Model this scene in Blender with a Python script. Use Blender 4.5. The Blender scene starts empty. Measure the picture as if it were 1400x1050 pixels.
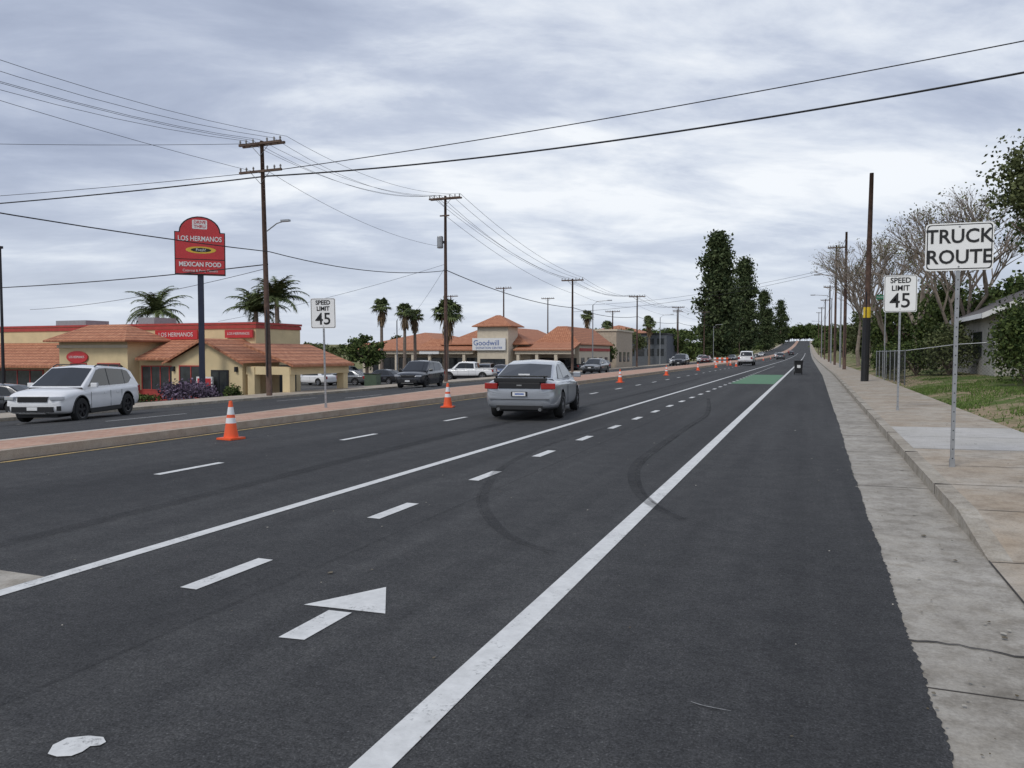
import bpy, math, random
import numpy as np
from mathutils import Vector, Matrix
random.seed(7); np.random.seed(7)
R=math.radians
sc=bpy.context.scene
try:
    sc.view_settings.view_transform='Standard'; sc.view_settings.look='None'; sc.view_settings.exposure=0
except Exception: pass

# ------------------------------------------------------------ materials
MATS={}
def newmat(name):
    m=bpy.data.materials.new(name); m.use_nodes=True
    nt=m.node_tree; b=nt.nodes['Principled BSDF']
    return m,nt,b
def N(nt,t,**k):
    n=nt.nodes.new(t)
    for a,v in k.items(): setattr(n,a,v)
    return n
def noise(nt,scale,detail=4,rough=.55,vec=None,stretch=None):
    n=N(nt,'ShaderNodeTexNoise'); n.inputs['Scale'].default_value=scale
    n.inputs['Detail'].default_value=detail; n.inputs['Roughness'].default_value=rough
    if vec is None:
        tc=N(nt,'ShaderNodeTexCoord'); vec=tc.outputs['Object']
    if stretch:
        mp=N(nt,'ShaderNodeMapping'); mp.inputs['Scale'].default_value=stretch
        nt.links.new(vec,mp.inputs['Vector']); vec=mp.outputs['Vector']
    nt.links.new(vec,n.inputs['Vector'])
    return n
def ramp(nt,src,stops):
    r=N(nt,'ShaderNodeValToRGB')
    e=r.color_ramp.elements
    while len(e)<len(stops): e.new(.5)
    for i,(p,c) in enumerate(stops):
        e[i].position=p; e[i].color=(c[0],c[1],c[2],1) if not isinstance(c,(int,float)) else (c,c,c,1)
    nt.links.new(src,r.inputs['Fac']); return r
def mix(nt,f,a,b,mode='MIX'):
    m=N(nt,'ShaderNodeMixRGB',blend_type=mode)
    for s,i in ((f,0),(a,1),(b,2)):
        if isinstance(s,(int,float)): m.inputs[i].default_value=s if i==0 else (s,s,s,1)
        elif isinstance(s,tuple): m.inputs[i].default_value=(s[0],s[1],s[2],1)
        else: nt.links.new(s,m.inputs[i])
    return m.outputs[0]
def bump(nt,b,src,strength,dist=.01):
    bp=N(nt,'ShaderNodeBump'); bp.inputs['Strength'].default_value=strength; bp.inputs['Distance'].default_value=dist
    nt.links.new(src,bp.inputs['Height']); nt.links.new(bp.outputs[0],b.inputs['Normal'])
def M(name,col,rough=.6,metal=0,var=.15,scale=3,spec=.5,coat=0,emit=None):
    if name in MATS: return MATS[name]
    m,nt,b=newmat(name)
    b.inputs['Roughness'].default_value=rough; b.inputs['Metallic'].default_value=metal
    b.inputs['Specular IOR Level'].default_value=spec; b.inputs['Coat Weight'].default_value=coat
    b.inputs['Coat Roughness'].default_value=.05
    n=noise(nt,scale,5)
    r=ramp(nt,n.outputs['Fac'],[(.3,tuple(c*(1-var) for c in col)),(.7,tuple(min(1,c*(1+var)) for c in col))])
    nt.links.new(r.outputs[0],b.inputs['Base Color'])
    MATS[name]=m; return m

def asphalt(name,base,patchy=1):
    m,nt,b=newmat(name); MATS[name]=m
    n1=noise(nt,90,3,.7); n2=noise(nt,.35,4,.6,stretch=(1,.25,1)); n3=noise(nt,4,6,.7); n4=noise(nt,28,3,.7)
    n5=noise(nt,1.5,3,.6,stretch=(1,.03,1)); n6=noise(nt,7,5,.75,stretch=(1,.3,1))
    c1=ramp(nt,n1.outputs[0],[(.3,tuple(c*.40 for c in base)),(.5,base),(.64,tuple(c*1.6 for c in base)),(.74,tuple(c*4 for c in base))])
    c2=ramp(nt,n2.outputs[0],[(.3,(.76,.76,.77)),(.7,(1.22,1.21,1.18))])
    c3=ramp(nt,n3.outputs[0],[(.35,(.80,.80,.81)),(.68,(1.18,1.17,1.15))])
    c4=ramp(nt,n4.outputs[0],[(.35,(.74,.74,.74)),(.65,(1.28,1.28,1.28))])
    c5=ramp(nt,n5.outputs[0],[(.35,(.80,.80,.80)),(.65,(1.18,1.17,1.15))])
    c6=ramp(nt,n6.outputs[0],[(.62,(1,1,1)),(.76,(1.5,1.48,1.42))])
    c=c1.outputs[0]
    for k in (c2,c3,c4,c5,c6): c=mix(nt,1,c,k.outputs[0],'MULTIPLY')
    nt.links.new(c,b.inputs['Base Color']); b.inputs['Roughness'].default_value=.9; b.inputs['Specular IOR Level'].default_value=.3
    bump(nt,b,mix(nt,.5,n1.outputs[0],n4.outputs[0]),.9,.010); return m
asphalt('asphalt',(.047,.048,.050)); asphalt('lot_asphalt',(.085,.082,.078))
def concrete(name,a,c_,stain=.5,sc_=1):
    m,nt,b=newmat(name); MATS[name]=m
    n1=noise(nt,.9*sc_,6,.65); n2=noise(nt,60,3,.7); n3=noise(nt,5*sc_,6,.7); n4=noise(nt,1.6*sc_,8,.8)
    c=ramp(nt,n1.outputs[0],[(.33,a),(.66,c_)]).outputs[0]
    c=mix(nt,1,c,ramp(nt,n2.outputs[0],[(.3,(.80,.80,.80)),(.7,(1.12,1.12,1.12))]).outputs[0],'MULTIPLY')
    c=mix(nt,stain,c,ramp(nt,n3.outputs[0],[(.35,(.55,.52,.47)),(.55,(1,1,1))]).outputs[0],'MULTIPLY')
    c=mix(nt,stain*.8,c,ramp(nt,n4.outputs[0],[(.38,(.55,.53,.50)),(.5,(1,1,1)),(.62,(1.12,1.1,1.06))]).outputs[0],'MULTIPLY')
    nt.links.new(c,b.inputs['Base Color']); b.inputs['Roughness'].default_value=.9
    bump(nt,b,n2.outputs[0],.4,.004); return m
concrete('gutter_concrete',(.29,.265,.225),(.44,.41,.36),.65)
concrete('walk_concrete',(.37,.295,.215),(.46,.415,.35),.5)
concrete('new_concrete',(.45,.43,.39),(.52,.50,.47),.25)
concrete('kerb_concrete',(.31,.27,.215),(.45,.41,.345),.6,2)
concrete('median_concrete',(.42,.32,.24),(.50,.43,.35),.35)
def paint(name,col,wear):
    m,nt,b=newmat(name); MATS[name]=m
    n1=noise(nt,45,4,.75); n2=noise(nt,2.5,5,.7); n3=noise(nt,9,5,.7)
    f=mix(nt,.5,n1.outputs[0],n2.outputs[0]); f=ramp(nt,f,[(wear-.05,(.16,.16,.16)),(wear+.05,(1,1,1))]).outputs[0]
    t=ramp(nt,n3.outputs[0],[(.3,tuple(c*.76 for c in col)),(.7,col)]).outputs[0]
    c=mix(nt,f,(.10,.10,.10),t)
    nt.links.new(c,b.inputs['Base Color']); b.inputs['Roughness'].default_value=.75
    bump(nt,b,n1.outputs[0],.4,.004)
paint('white_paint',(.72,.72,.70),.39); paint('yellow_paint',(.50,.35,.13),.46); paint('green_paint',(.09,.25,.12),.45)
m,nt,b=newmat('brick_paving'); MATS['brick_paving']=m
tc=N(nt,'ShaderNodeTexCoord'); br=N(nt,'ShaderNodeTexBrick'); nt.links.new(tc.outputs['Object'],br.inputs['Vector'])
br.inputs['Scale'].default_value=3; br.inputs['Color1'].default_value=(.41,.225,.155,1); br.inputs['Color2'].default_value=(.49,.30,.215,1); br.inputs['Mortar'].default_value=(.44,.36,.29,1)
br.inputs['Mortar Size'].default_value=.015
c=mix(nt,.7,br.outputs[0],ramp(nt,noise(nt,1.4,6,.7).outputs[0],[(.3,(.68,.66,.64)),(.7,(1.18,1.16,1.14))]).outputs[0],'MULTIPLY')
nt.links.new(c,b.inputs['Base Color']); b.inputs['Roughness'].default_value=.9
m,nt,b=newmat('dirt_grass'); MATS['dirt_grass']=m
n1=noise(nt,.35,6,.65); n2=noise(nt,14,4,.7); n3=noise(nt,1.7,5,.7)
dirt=ramp(nt,n2.outputs[0],[(.3,(.25,.185,.12)),(.7,(.42,.33,.225))]).outputs[0]
grass=ramp(nt,n2.outputs[0],[(.3,(.055,.09,.022)),(.7,(.15,.20,.06))]).outputs[0]
f=ramp(nt,mix(nt,.45,n1.outputs[0],n3.outputs[0]),[(.44,(0,0,0)),(.53,(1,1,1))]).outputs[0]
nt.links.new(mix(nt,f,dirt,grass),b.inputs['Base Color']); b.inputs['Roughness'].default_value=1; b.inputs['Specular IOR Level'].default_value=.1
bump(nt,b,n2.outputs[0],.8,.05)
m,nt,b=newmat('roof_tile'); MATS['roof_tile']=m
tc=N(nt,'ShaderNodeTexCoord')
w=N(nt,'ShaderNodeTexWave',wave_type='BANDS',bands_direction='Z'); w.inputs['Scale'].default_value=1.6; nt.links.new(tc.outputs['Object'],w.inputs['Vector'])
w2=N(nt,'ShaderNodeTexWave',wave_type='BANDS',bands_direction='X'); w2.inputs['Scale'].default_value=1.1; nt.links.new(tc.outputs['Object'],w2.inputs['Vector'])
n1=noise(nt,3.5,5,.8)
c=ramp(nt,n1.outputs[0],[(.3,(.30,.11,.06)),(.5,(.46,.19,.10)),(.72,(.58,.29,.17))]).outputs[0]
c=mix(nt,.5,c,ramp(nt,w.outputs[0],[(.1,(.40,.36,.36)),(.5,(1.1,1.1,1.1))]).outputs[0],'MULTIPLY')
c=mix(nt,.4,c,ramp(nt,w2.outputs[0],[(.1,(.45,.45,.45)),(.5,(1.1,1.1,1.1))]).outputs[0],'MULTIPLY')
nt.links.new(c,b.inputs['Base Color']); b.inputs['Roughness'].default_value=.85
def leafmat(name,dark,light,rough=.8):
    m,nt,b=newmat(name); MATS[name]=m
    g=N(nt,'ShaderNodeNewGeometry')
    n=noise(nt,.55,3)
    f=mix(nt,.5,g.outputs['Random Per Island'],n.outputs[0])
    r=ramp(nt,f,[(.28,dark),(.72,light)])
    nt.links.new(r.outputs[0],b.inputs['Base Color']); b.inputs['Roughness'].default_value=rough; b.inputs['Specular IOR Level'].default_value=.15
    return m
leafmat('pine_leaf',(.025,.042,.018),(.10,.125,.055))
leafmat('green_leaf',(.03,.052,.017),(.12,.155,.048))
leafmat('olive_leaf',(.055,.07,.03),(.16,.18,.08))
leafmat('palm_leaf',(.04,.06,.025),(.15,.18,.07))
leafmat('dead_palm_leaf',(.10,.07,.04),(.24,.17,.10))
leafmat('purple_flower',(.055,.045,.06),(.23,.175,.25))
leafmat('twig_leaf',(.10,.10,.05),(.20,.20,.10))
leafmat('grass_blade',(.05,.09,.02),(.16,.23,.06))
leafmat('litter_bits',(.10,.08,.05),(.45,.42,.36))
m,nt,b=newmat('tyre_or_seam_mark'); MATS['tyre_or_seam_mark']=m
b.inputs['Base Color'].default_value=(.018,.018,.019,1); b.inputs['Roughness'].default_value=.8
n1=noise(nt,30,4,.7); n2=noise(nt,1.2,3)
f=ramp(nt,mix(nt,.5,n1.outputs[0],n2.outputs[0]),[(.35,(.02,.02,.02)),(.65,(.42,.42,.42))]).outputs[0]
nt.links.new(f,b.inputs['Alpha'])

YEL=M('stucco_yellow',(.70,.56,.33),.9,var=.09,scale=1.2); RED=M('red_trim',(.42,.06,.05),.7); CREAM=M('stucco_cream',(.62,.54,.42),.9,var=.07)
WHT=M('white_panel',(.78,.78,.77),.5,var=.04); SIGNRED=M('sign_red',(.55,.035,.04),.4,var=.06); BLK=M('black_plastic',(.015,.015,.016),.55)
WOOD=M('pole_wood',(.10,.060,.045),.9,var=.35,scale=6); WOOD2=M('crossarm_wood',(.12,.08,.06),.9,var=.3,scale=6)
GALV=M('galvanised_steel',(.36,.37,.38),.45,.6,var=.12,scale=8); DKMET=M('dark_metal',(.025,.025,.03),.5,.3)
GLASS=M('dark_glass',(.012,.014,.016),.06,0,var=.1,spec=.7); WINGL=M('window_glass',(.04,.045,.05),.12,var=.3,spec=.7)
RUB=M('tyre_rubber',(.018,.018,.018),.85); RIM=M('alloy_rim',(.38,.38,.40),.3,.8,var=.05); RIMD=M('dark_rim',(.06,.06,.065),.3,.7,var=.05)
ORG=M('cone_orange',(.85,.115,.03),.5,var=.08); REFL=M('reflective_white',(.78,.78,.78),.4,var=.04)
SW=M('sign_white',(.88,.88,.86),.45,var=.03,scale=1.5); SBK=M('sign_black',(.012,.012,.012),.5); SGR=M('sign_green',(.02,.20,.10),.4)
TAIL=M('tail_lamp_red',(.35,.012,.012),.15,coat=1); HEAD=M('head_lamp',(.50,.52,.55),.10,.2,coat=1)
WIRE=M('wire_black',(.02,.02,.022),.6); BARK=M('bark',(.17,.13,.10),.95,var=.3,scale=5); PBARK=M('palm_bark',(.19,.15,.12),.95,var=.3,scale=5)
BBARK=M('pale_bark',(.23,.19,.155),.95,var=.25,scale=5)
GREY=M('grey_wall',(.10,.11,.125),.8); TAN=M('tan_wall',(.46,.38,.29),.9); CHROME=M('chrome',(.6,.6,.6),.15,1,var=.02)
YTAG=M('yellow_tag',(.75,.52,.03),.5); CRK=M('crack_dark',(.05,.045,.04),1); INS=M('insulator',(.22,.21,.2),.4); BLUE=M('sign_blue',(.03,.10,.35),.4)
CHALK=M('chalk_mark',(.22,.22,.215),.9,var=.5,scale=20)

# ------------------------------------------------------------ mesh builder
class MB:
    def __init__(s): s.parts={}; s.cur='body'
    def p(s,name): s.cur=name; return s
    def _g(s): return s.parts.setdefault(s.cur,dict(v=[],f=[],m=[],mats=[]))
    def add(s,vs,fs,mat):
        g=s._g(); mt=mat if not isinstance(mat,str) else MATS[mat]
        if mt not in g['mats']: g['mats'].append(mt)
        i=g['mats'].index(mt); o=len(g['v'])
        g['v'].extend([tuple(v) for v in vs]); g['f'].extend([tuple(o+k for k in f) for f in fs]); g['m'].extend([i]*len(fs))
    def box(s,x0,x1,y0,y1,z0,z1,mat,rot=None,piv=None):
        vs=[Vector((x,y,z)) for z in (z0,z1) for y in (y0,y1) for x in (x0,x1)]
        if rot is not None:
            pv=Vector(piv) if piv else Vector(((x0+x1)/2,(y0+y1)/2,(z0+z1)/2)); vs=[rot@(v-pv)+pv for v in vs]
        s.add(vs,[(0,2,3,1),(4,5,7,6),(0,1,5,4),(2,6,7,3),(0,4,6,2),(1,3,7,5)],mat)
    def tube(s,pts,rads,mat,seg=8,cap=True):
        pts=[Vector(p) for p in pts]
        if isinstance(rads,(int,float)): rads=[rads]*len(pts)
        vs=[];fs=[]
        for i,p in enumerate(pts):
            d=(pts[min(i+1,len(pts)-1)]-pts[max(i-1,0)]).normalized()
            a=Vector((0,0,1)) if abs(d.z)<.9 else Vector((1,0,0)); u=d.cross(a).normalized(); w=d.cross(u)
            for k in range(seg):
                t=2*math.pi*k/seg; vs.append(p+(u*math.cos(t)+w*math.sin(t))*rads[i])
        for i in range(len(pts)-1):
            for k in range(seg):
                a=i*seg+k; b_=i*seg+(k+1)%seg; fs.append((a,b_,b_+seg,a+seg))
        if cap: fs.append(tuple(range(seg))); fs.append(tuple(range((len(pts)-1)*seg,len(pts)*seg))[::-1])
        s.add(vs,fs,mat)
    def lathe(s,prof,mat,seg=16,o=(0,0,0),axis='Z'):
        vs=[];fs=[]
        for r,z in prof:
            for k in range(seg):
                t=2*math.pi*k/seg; a,b_=r*math.cos(t),r*math.sin(t)
                v=(a,b_,z) if axis=='Z' else (z,a,b_)
                vs.append((v[0]+o[0],v[1]+o[1],v[2]+o[2]))
        for i in range(len(prof)-1):
            for k in range(seg):
                a=i*seg+k; b_=i*seg+(k+1)%seg; fs.append((a,b_,b_+seg,a+seg))
        s.add(vs,fs,mat)
    def poly(s,vs,mat): s.add(vs,[tuple(range(len(vs)))],mat)
    def prism(s,pts,y0,y1,mat):
        n=len(pts); vs=[(x,y0,z) for x,z in pts]+[(x,y1,z) for x,z in pts]
        s.add(vs,[tuple(range(n)),tuple(range(n,2*n))[::-1]]+[(i,i+n,(i+1)%n+n,(i+1)%n) for i in range(n)],mat)
    def hip(s,x0,x1,y0,y1,z0,z1,mat,ins=None):
        dx=(x1-x0)/2;dy=(y1-y0)/2;k=min(dx,dy)*(1 if ins is None else ins)
        xa,xb=x0+k,x1-k;ya,yb=y0+k,y1-k
        t=.12
        vs=[(x0,y0,z0-t),(x1,y0,z0-t),(x1,y1,z0-t),(x0,y1,z0-t),(x0,y0,z0),(x1,y0,z0),(x1,y1,z0),(x0,y1,z0),(xa,ya,z1),(xb,ya,z1),(xb,yb,z1),(xa,yb,z1)]
        s.add(vs,[(0,3,2,1),(0,1,5,4),(1,2,6,5),(2,3,7,6),(3,0,4,7),(4,5,9,8),(5,6,10,9),(6,7,11,10),(7,4,8,11),(8,9,10,11)],mat)
    def shed(s,x0,x1,y0,y1,z0,z1,mat,t=.15):
        s.add([(x0,y0,z0-t),(x1,y0,z0-t),(x1,y1,z1-t),(x0,y1,z1-t),(x0,y0,z0),(x1,y0,z0),(x1,y1,z1),(x0,y1,z1)],
              [(0,3,2,1),(4,5,6,7),(0,1,5,4),(1,2,6,5),(2,3,7,6),(3,0,4,7)],mat)
    def leaves(s,C,size,mat,asp=1.6,var=.4,up=0):
        C=np.asarray(C); n=len(C)
        a=np.random.normal(size=(n,3)); a/=np.linalg.norm(a,axis=1)[:,None]
        b_=np.random.normal(size=(n,3)); b_-=a*(a*b_).sum(1)[:,None]; b_/=np.linalg.norm(b_,axis=1)[:,None]
        sz=size*(1+var*np.random.uniform(-1,1,(n,1)))
        a=a*sz*asp*.5; b_=b_*sz*.5
        V=np.stack([C-a,C+b_,C+a,C-b_],1).reshape(-1,3)
        s.add(V.tolist(),[(4*i,4*i+1,4*i+2,4*i+3) for i in range(n)],mat)
    def build(s,name,loc=(0,0,0),rot=0,smooth=(),bevel=0,flat_single=True):
        objs=[]
        for pn,g in s.parts.items():
            me=bpy.data.meshes.new(pn); me.from_pydata(g['v'],[],g['f'])
            for mt in g['mats']: me.materials.append(mt)
            me.polygons.foreach_set('material_index',g['m'])
            if smooth is True or pn in smooth: me.polygons.foreach_set('use_smooth',[True]*len(me.polygons))
            me.update(); objs.append((pn,me))
        if len(objs)==1:
            o=bpy.data.objects.new(name,objs[0][1]); sc.collection.objects.link(o); root=o
            lst=[o]
        else:
            root=bpy.data.objects.new(name,None); sc.collection.objects.link(root); lst=[]
            for pn,me in objs:
                o=bpy.data.objects.new(pn,me); sc.collection.objects.link(o); o.parent=root; lst.append(o)
        root.location=loc; root.rotation_euler=(0,0,rot)
        if bevel:
            for o in lst:
                bm=o.modifiers.new('b','BEVEL'); bm.width=bevel; bm.segments=2; bm.limit_method='ANGLE'
        return root
def text(parent,body,loc,size,mat,rotz=0,sx=1,bold=0):
    cu=bpy.data.curves.new('lettering','FONT'); cu.body=body; cu.size=size; cu.align_x='CENTER'; cu.align_y='CENTER'
    cu.offset=bold; cu.extrude=.003; cu.resolution_u=3
    cu.materials.append(mat); o=bpy.data.objects.new('lettering',cu); sc.collection.objects.link(o)
    o.parent=parent; o.location=loc; o.rotation_euler=(R(90),0,rotz); o.scale=(sx,1,1); return o

# ------------------------------------------------------------ terrain
XP=[-3000,-80,-40,-28.5,-26,-13,.45,1.27,3.9,5.7,9,14,60,3000]
ZP=[-1.6,-1.6,-1.5,-.95,-.76,0,0,0,.12,.42,.62,.72,.8,.8]
def rise(y): y=min(max(y,150),1000); return 2.3e-5*(y-150)**2
def g(x,y): return float(np.interp(x,XP,ZP))+rise(y)
def sh(y): return .0075*min(max(y,0),60)   # the kerb line drifts outward along the street
YS=[0,15,30,60]+list(range(150,1001,25))
def ysamp(y0,y1): return [y0]+[y for y in YS if y0<y<y1]+[y1]
def xsamp(x0,x1): return [x0]+[x for x in XP if x0<x<x1]+[x1]
def sheet(mb,x0,x1,y0,y1,off,mat):
    xs=xsamp(x0,x1); ys=ysamp(y0,y1); n=len(xs)
    vs=[(x,y,g(x,y)+off) for y in ys for x in xs]
    mb.add(vs,[(j*n+i,j*n+i+1,(j+1)*n+i+1,(j+1)*n+i) for j in range(len(ys)-1) for i in range(n-1)],mat)
def slab(mb,x0,x1,y0,y1,off0,off1,mat,base=.2,s=0):
    ys=ysamp(y0,y1); vs=[]
    for y in ys:
        r=rise(y); d=sh(y)*s; vs+= [(x0+d,y,off0+r-base),(x0+d,y,off0+r),(x1+d,y,off1+r),(x1+d,y,off1+r-base)]
    fs=[]
    for j in range(len(ys)-1):
        a=4*j
        for k in range(3): fs.append((a+k,a+k+1,a+k+5,a+k+4))
    fs.append((0,1,2,3)); a=4*(len(ys)-1); fs.append((a+3,a+2,a+1,a))
    mb.add(vs,fs,mat)

b_=MB(); 
xs=[-3000,-1200,-400,-150]+XP[1:-1]+[150,400,1200,3000]; ys=[-300,-60]+list(range(0,150,15))+YS[4:]+[1300,2000,4000]
n=len(xs); b_.add([(x,y,g(x,y)-.06) for y in ys for x in xs],[(j*n+i,j*n+i+1,(j+1)*n+i+1,(j+1)*n+i) for j in range(len(ys)-1) for i in range(n-1)],'dirt_grass')
b_.build('ground')

b_=MB(); b_.p('road_surface')
sheet(b_,-26,.40,-60,1000,0,'asphalt')
vs=[]; 
ysr=[-60]+[ -4+.025*i for i in range(0,1100)]+[30,60,150]+YS[5:]
for y in ysr:
    j=(random.uniform(-.009,.009)+.006*math.sin(y*2.1)+.005*math.sin(y*7.3+1)+.012*math.sin(y*.4)) if y<24 else 0
    vs+=[(.40,y,rise(y)),(.51+j+sh(y),y,rise(y))]
b_.add(vs,[(2*i,2*i+1,2*i+3,2*i+2) for i in range(len(ysr)-1)],'asphalt')
b_.build('road')
b_=MB(); sheet(b_,-120,-28.5,14,135,.012,'lot_asphalt'); b_.build('parking_lot')
b_=MB(); b_.p('gutter_pan')
slab(b_,.30,1.27,-60,1000,-.006,-.006,'gutter_concrete',.05,1)
b_.p('joints')
for y in np.arange(-2,60,6.1): b_.box(.5+sh(y),1.27+sh(y),y,y+.010,-.005,-.003,CRK)
b_.box(1.264,1.276,-10,0,-.004,.003,CRK)
b_.add([(1.264,0,.003),(1.276,0,.003),(1.276+sh(6.8),6.8,.003),(1.264+sh(6.8),6.8,.003)],[(0,1,2,3)],CRK)
b_.build('gutter')
b_=MB(); pts=[]; x=.54; y=4.75
while x<1.95: pts.append((x,y)); x+=.05; y+=random.uniform(-.03,.022)
vs=[]
for i,(x,y) in enumerate(pts):
    w=.006+.006*random.random(); z=.001 if x<1.30 else .004+(x-1.30)*.052
    vs+=[(x,y-w,z),(x,y+w,z)]
b_.add(vs,[(2*i,2*i+1,2*i+3,2*i+2) for i in range(len(pts)-1)],CRK); b_.build('pavement_crack')
b_=MB(); b_.p('kerb')
slab(b_,1.27,1.43,8.2,1000,.13,.14,'kerb_concrete',.2,1)
d=sh(6.8);e=sh(8.2)
b_.add([(1.27+d,6.8,-.01),(1.43+d,6.8,-.01),(1.43+d,6.8,.008),(1.27+d,6.8,.002),(1.27+e,8.2,-.01),(1.43+e,8.2,-.01),(1.43+e,8.2,.14),(1.27+e,8.2,.13)],[(0,1,2,3),(3,2,6,7),(0,3,7,4),(1,5,6,2)],'kerb_concrete')
b_.p('kerb_joints')
for y in np.arange(9.7,60,3.05): b_.box(1.267+sh(y),1.435+sh(y),y,y+.012,.02,.1425,CRK)
b_.p('paving')
slab(b_,1.432,3.5,8.2,13.2,.138,.17,'walk_concrete',s=1); slab(b_,1.432,3.5,13.2,17.0,.140,.172,'new_concrete',s=1); slab(b_,1.432,3.5,17.0,1000,.138,.17,'walk_concrete',s=1)
b_.add([(1.27,-8,.0),(4.6,-8,.13),(4.6,6.8,.13),(1.27+d,6.8,.0),(1.27,0,.0)],[(0,1,2,3,4)],'walk_concrete')
b_.add([(1.43+d,6.8,.008),(3.5+d,6.8,.095),(3.5+e,8.2,.17),(1.432+e,8.2,.138)],[(0,1,2,3)],'walk_concrete')
b_.p('joints')
for y in [8.2,9.7,11.3,13.2,15.1,17,18.6,20.2,21.8,23.4,25,26.6,28.2,30,32,34,36,38,40,43,46,50,55]:
    q=sh(y); b_.add([(1.44+q,y,.142),(3.5+q,y,.174),(3.5+q,y+.014,.174),(1.44+q,y+.014,.142)],[(0,1,2,3)],CRK)
for y in (1.5,4.2,6.75): b_.add([(1.33,y,.003),(4.5,y,.129),(4.5,y+.014,.129),(1.33,y+.014,.003)],[(0,1,2,3)],CRK)
b_.build('sidewalk')
b_=MB(); b_.p('kerb'); slab(b_,-26.15,-26,-60,1000,-.64,-.64,'kerb_concrete',.25)
b_.p('paving'); slab(b_,-28.5,-26.152,-60,1000,-.66,-.642,'walk_concrete',.5); b_.build('sidewalk')
b_=MB()
def farx(y): return float(np.interp(y,[-60,14,30,1000],[-12.5,-12.6,-14.2,-14.2]))
ysm=[-60,0,7,14,18,22,26,30,60,100,150]+YS[5:]
for part,fa,fb,mat,zt in (('kerb',lambda y:-11.35,lambda y:-11.2,'median_concrete',.15),('brick_paving',lambda y:farx(y)+.15,lambda y:-11.352,'brick_paving',.152),('far_kerb',lambda y:farx(y),lambda y:farx(y)+.148,'median_concrete',.15)):
    b_.p(part); vs=[]
    for y in ysm:
        r=rise(y); a,c=fa(y),fb(y); vs+=[(a,y,r-.1),(a,y,r+zt),(c,y,r+zt),(c,y,r-.1)]
    b_.add(vs,[(4*j+k,4*j+k+1,4*j+k+5,4*j+k+4) for j in range(len(ysm)-1) for k in range(3)],mat)
b_.build('median')
b_=MB(); W_='white_paint'
b_.p('lane_lines')
sheet(b_,-1.63,-1.475,-10,420,.005,W_); sheet(b_,-5.07,-4.94,-10,420,.005,W_)
for i in range(60):
    y=4.02-2.38*2+2.38*i
    if y<100: sheet(b_,-3.98,-3.84,y,y+.8,.005,W_)
for i in range(70):
    y=3.4+4.3*i; sheet(b_,-8.05,-7.93,y,y+1.2,.005,W_)
sheet(b_,-14.85,-14.72,-30,29,.005,W_)
for i in range(30):
    y=-20+12*i; sheet(b_,-18.5,-18.38,y,y+3,.005,W_); 
for i in range(30):
    y=-20+12*i; sheet(b_,-22.1,-21.98,y,y+3,.005,W_)
b_.p('edge_line'); sheet(b_,-11.05,-10.95,-60,300,.005,'yellow_paint')
b_.p('bike_box'); sheet(b_,-3.86,-1.66,42,60,.004,'green_paint')
b_.p('arrow')
b_.poly([(-2.97,4.02,.005),(-2.40,4.06,.005),(-2.67,4.53,.005)],W_)
b_.poly([(-2.76,3.50,.005),(-2.60,3.52,.005),(-2.60,4.0,.005),(-2.76,3.99,.005)],W_)
def pz(x,y): return (x,y,g(x,y)+.005)
b_.poly([pz(-13.9,17),pz(-13.3,17),pz(-13.3,20.6),pz(-13.9,20.6)],W_) 
b_.poly([pz(-14.4,16.99),pz(-13.6,15.2),pz(-12.9,16.99)],W_)
b_.p('bike_symbol')
b_.poly([(x,y,.005) for x,y in [(-2.807,2.133),(-2.852,2.191),(-2.849,2.253),(-2.782,2.299),(-2.715,2.312),(-2.670,2.286),(-2.670,2.256),(-2.701,2.238),(-2.693,2.194),(-2.705,2.155),(-2.754,2.131)]],W_)
b_.build('road_marking')
b_=MB(); b_.p('slab'); sheet(b_,-10.9,-5.08,-8,3.87,.003,'gutter_concrete'); b_.build('cross_gutter')
def spline(P,n=14):
    out=[]
    for i in range(len(P)-1):
        p0=P[max(i-1,0)];p1=P[i];p2=P[i+1];p3=P[min(i+2,len(P)-1)]
        for k in range(n):
            t=k/n; out.append(tuple(.5*((2*p1[a])+(-p0[a]+p2[a])*t+(2*p0[a]-5*p1[a]+4*p2[a]-p3[a])*t*t+(-p0[a]+3*p1[a]-3*p2[a]+p3[a])*t**3) for a in (0,1)))
    out.append(P[-1]); return out
def skid(P,w,z=.009,off=0,mat='tyre_or_seam_mark',nm='tyre_or_seam_mark'):
    b_=MB(); S=spline(P); vs=[]
    for i,q in enumerate(S):
        a=S[max(i-1,0)];c=S[min(i+1,len(S)-1)]; dx,dy=c[0]-a[0],c[1]-a[1]; l=math.hypot(dx,dy)
        ww=w*(.5+.5*math.sin(math.pi*min(1,max(.05,i/len(S)))))
        vs+=[(q[0]-dy/l*(ww+off),q[1]+dx/l*(ww+off),z),(q[0]+dy/l*(ww-off),q[1]-dx/l*(ww-off),z)]
    b_.add(vs,[(2*i,2*i+1,2*i+3,2*i+2) for i in range(len(S)-1)],mat); b_.build(nm)
A1=[(-3.3,27.8),(-2.5,21),(-2.42,17),(-2.35,12.5),(-2.25,10.7),(-1.93,9.15),(-1.55,8.1),(-1.1,7.4)]
A2=[(-3.9,17),(-4.2,13.2),(-4.0,10.2),(-3.51,8.27),(-3.03,7.13),(-2.4,6.2),(-1.86,5.8)]
skid(A1,.085,.009); skid(A1,.035,.0105,.05); skid(A2,.05,.0095); skid(A2,.02,.011,-.06)
skid([(-6.2,-1),(-6.3,6),(-6.5,14),(-6.2,25),(-6.4,50)],.13,.0092); skid([(-3.42,-2),(-3.40,8),(-3.42,40)],.012,.0094)  # last thin strip is a construction seam in the paving, drawn like the skids
skid([(-.48,3.52),(-.42,3.50),(-.30,3.49)],.004,.007,mat=CHALK,nm='scuff_mark')

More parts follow.
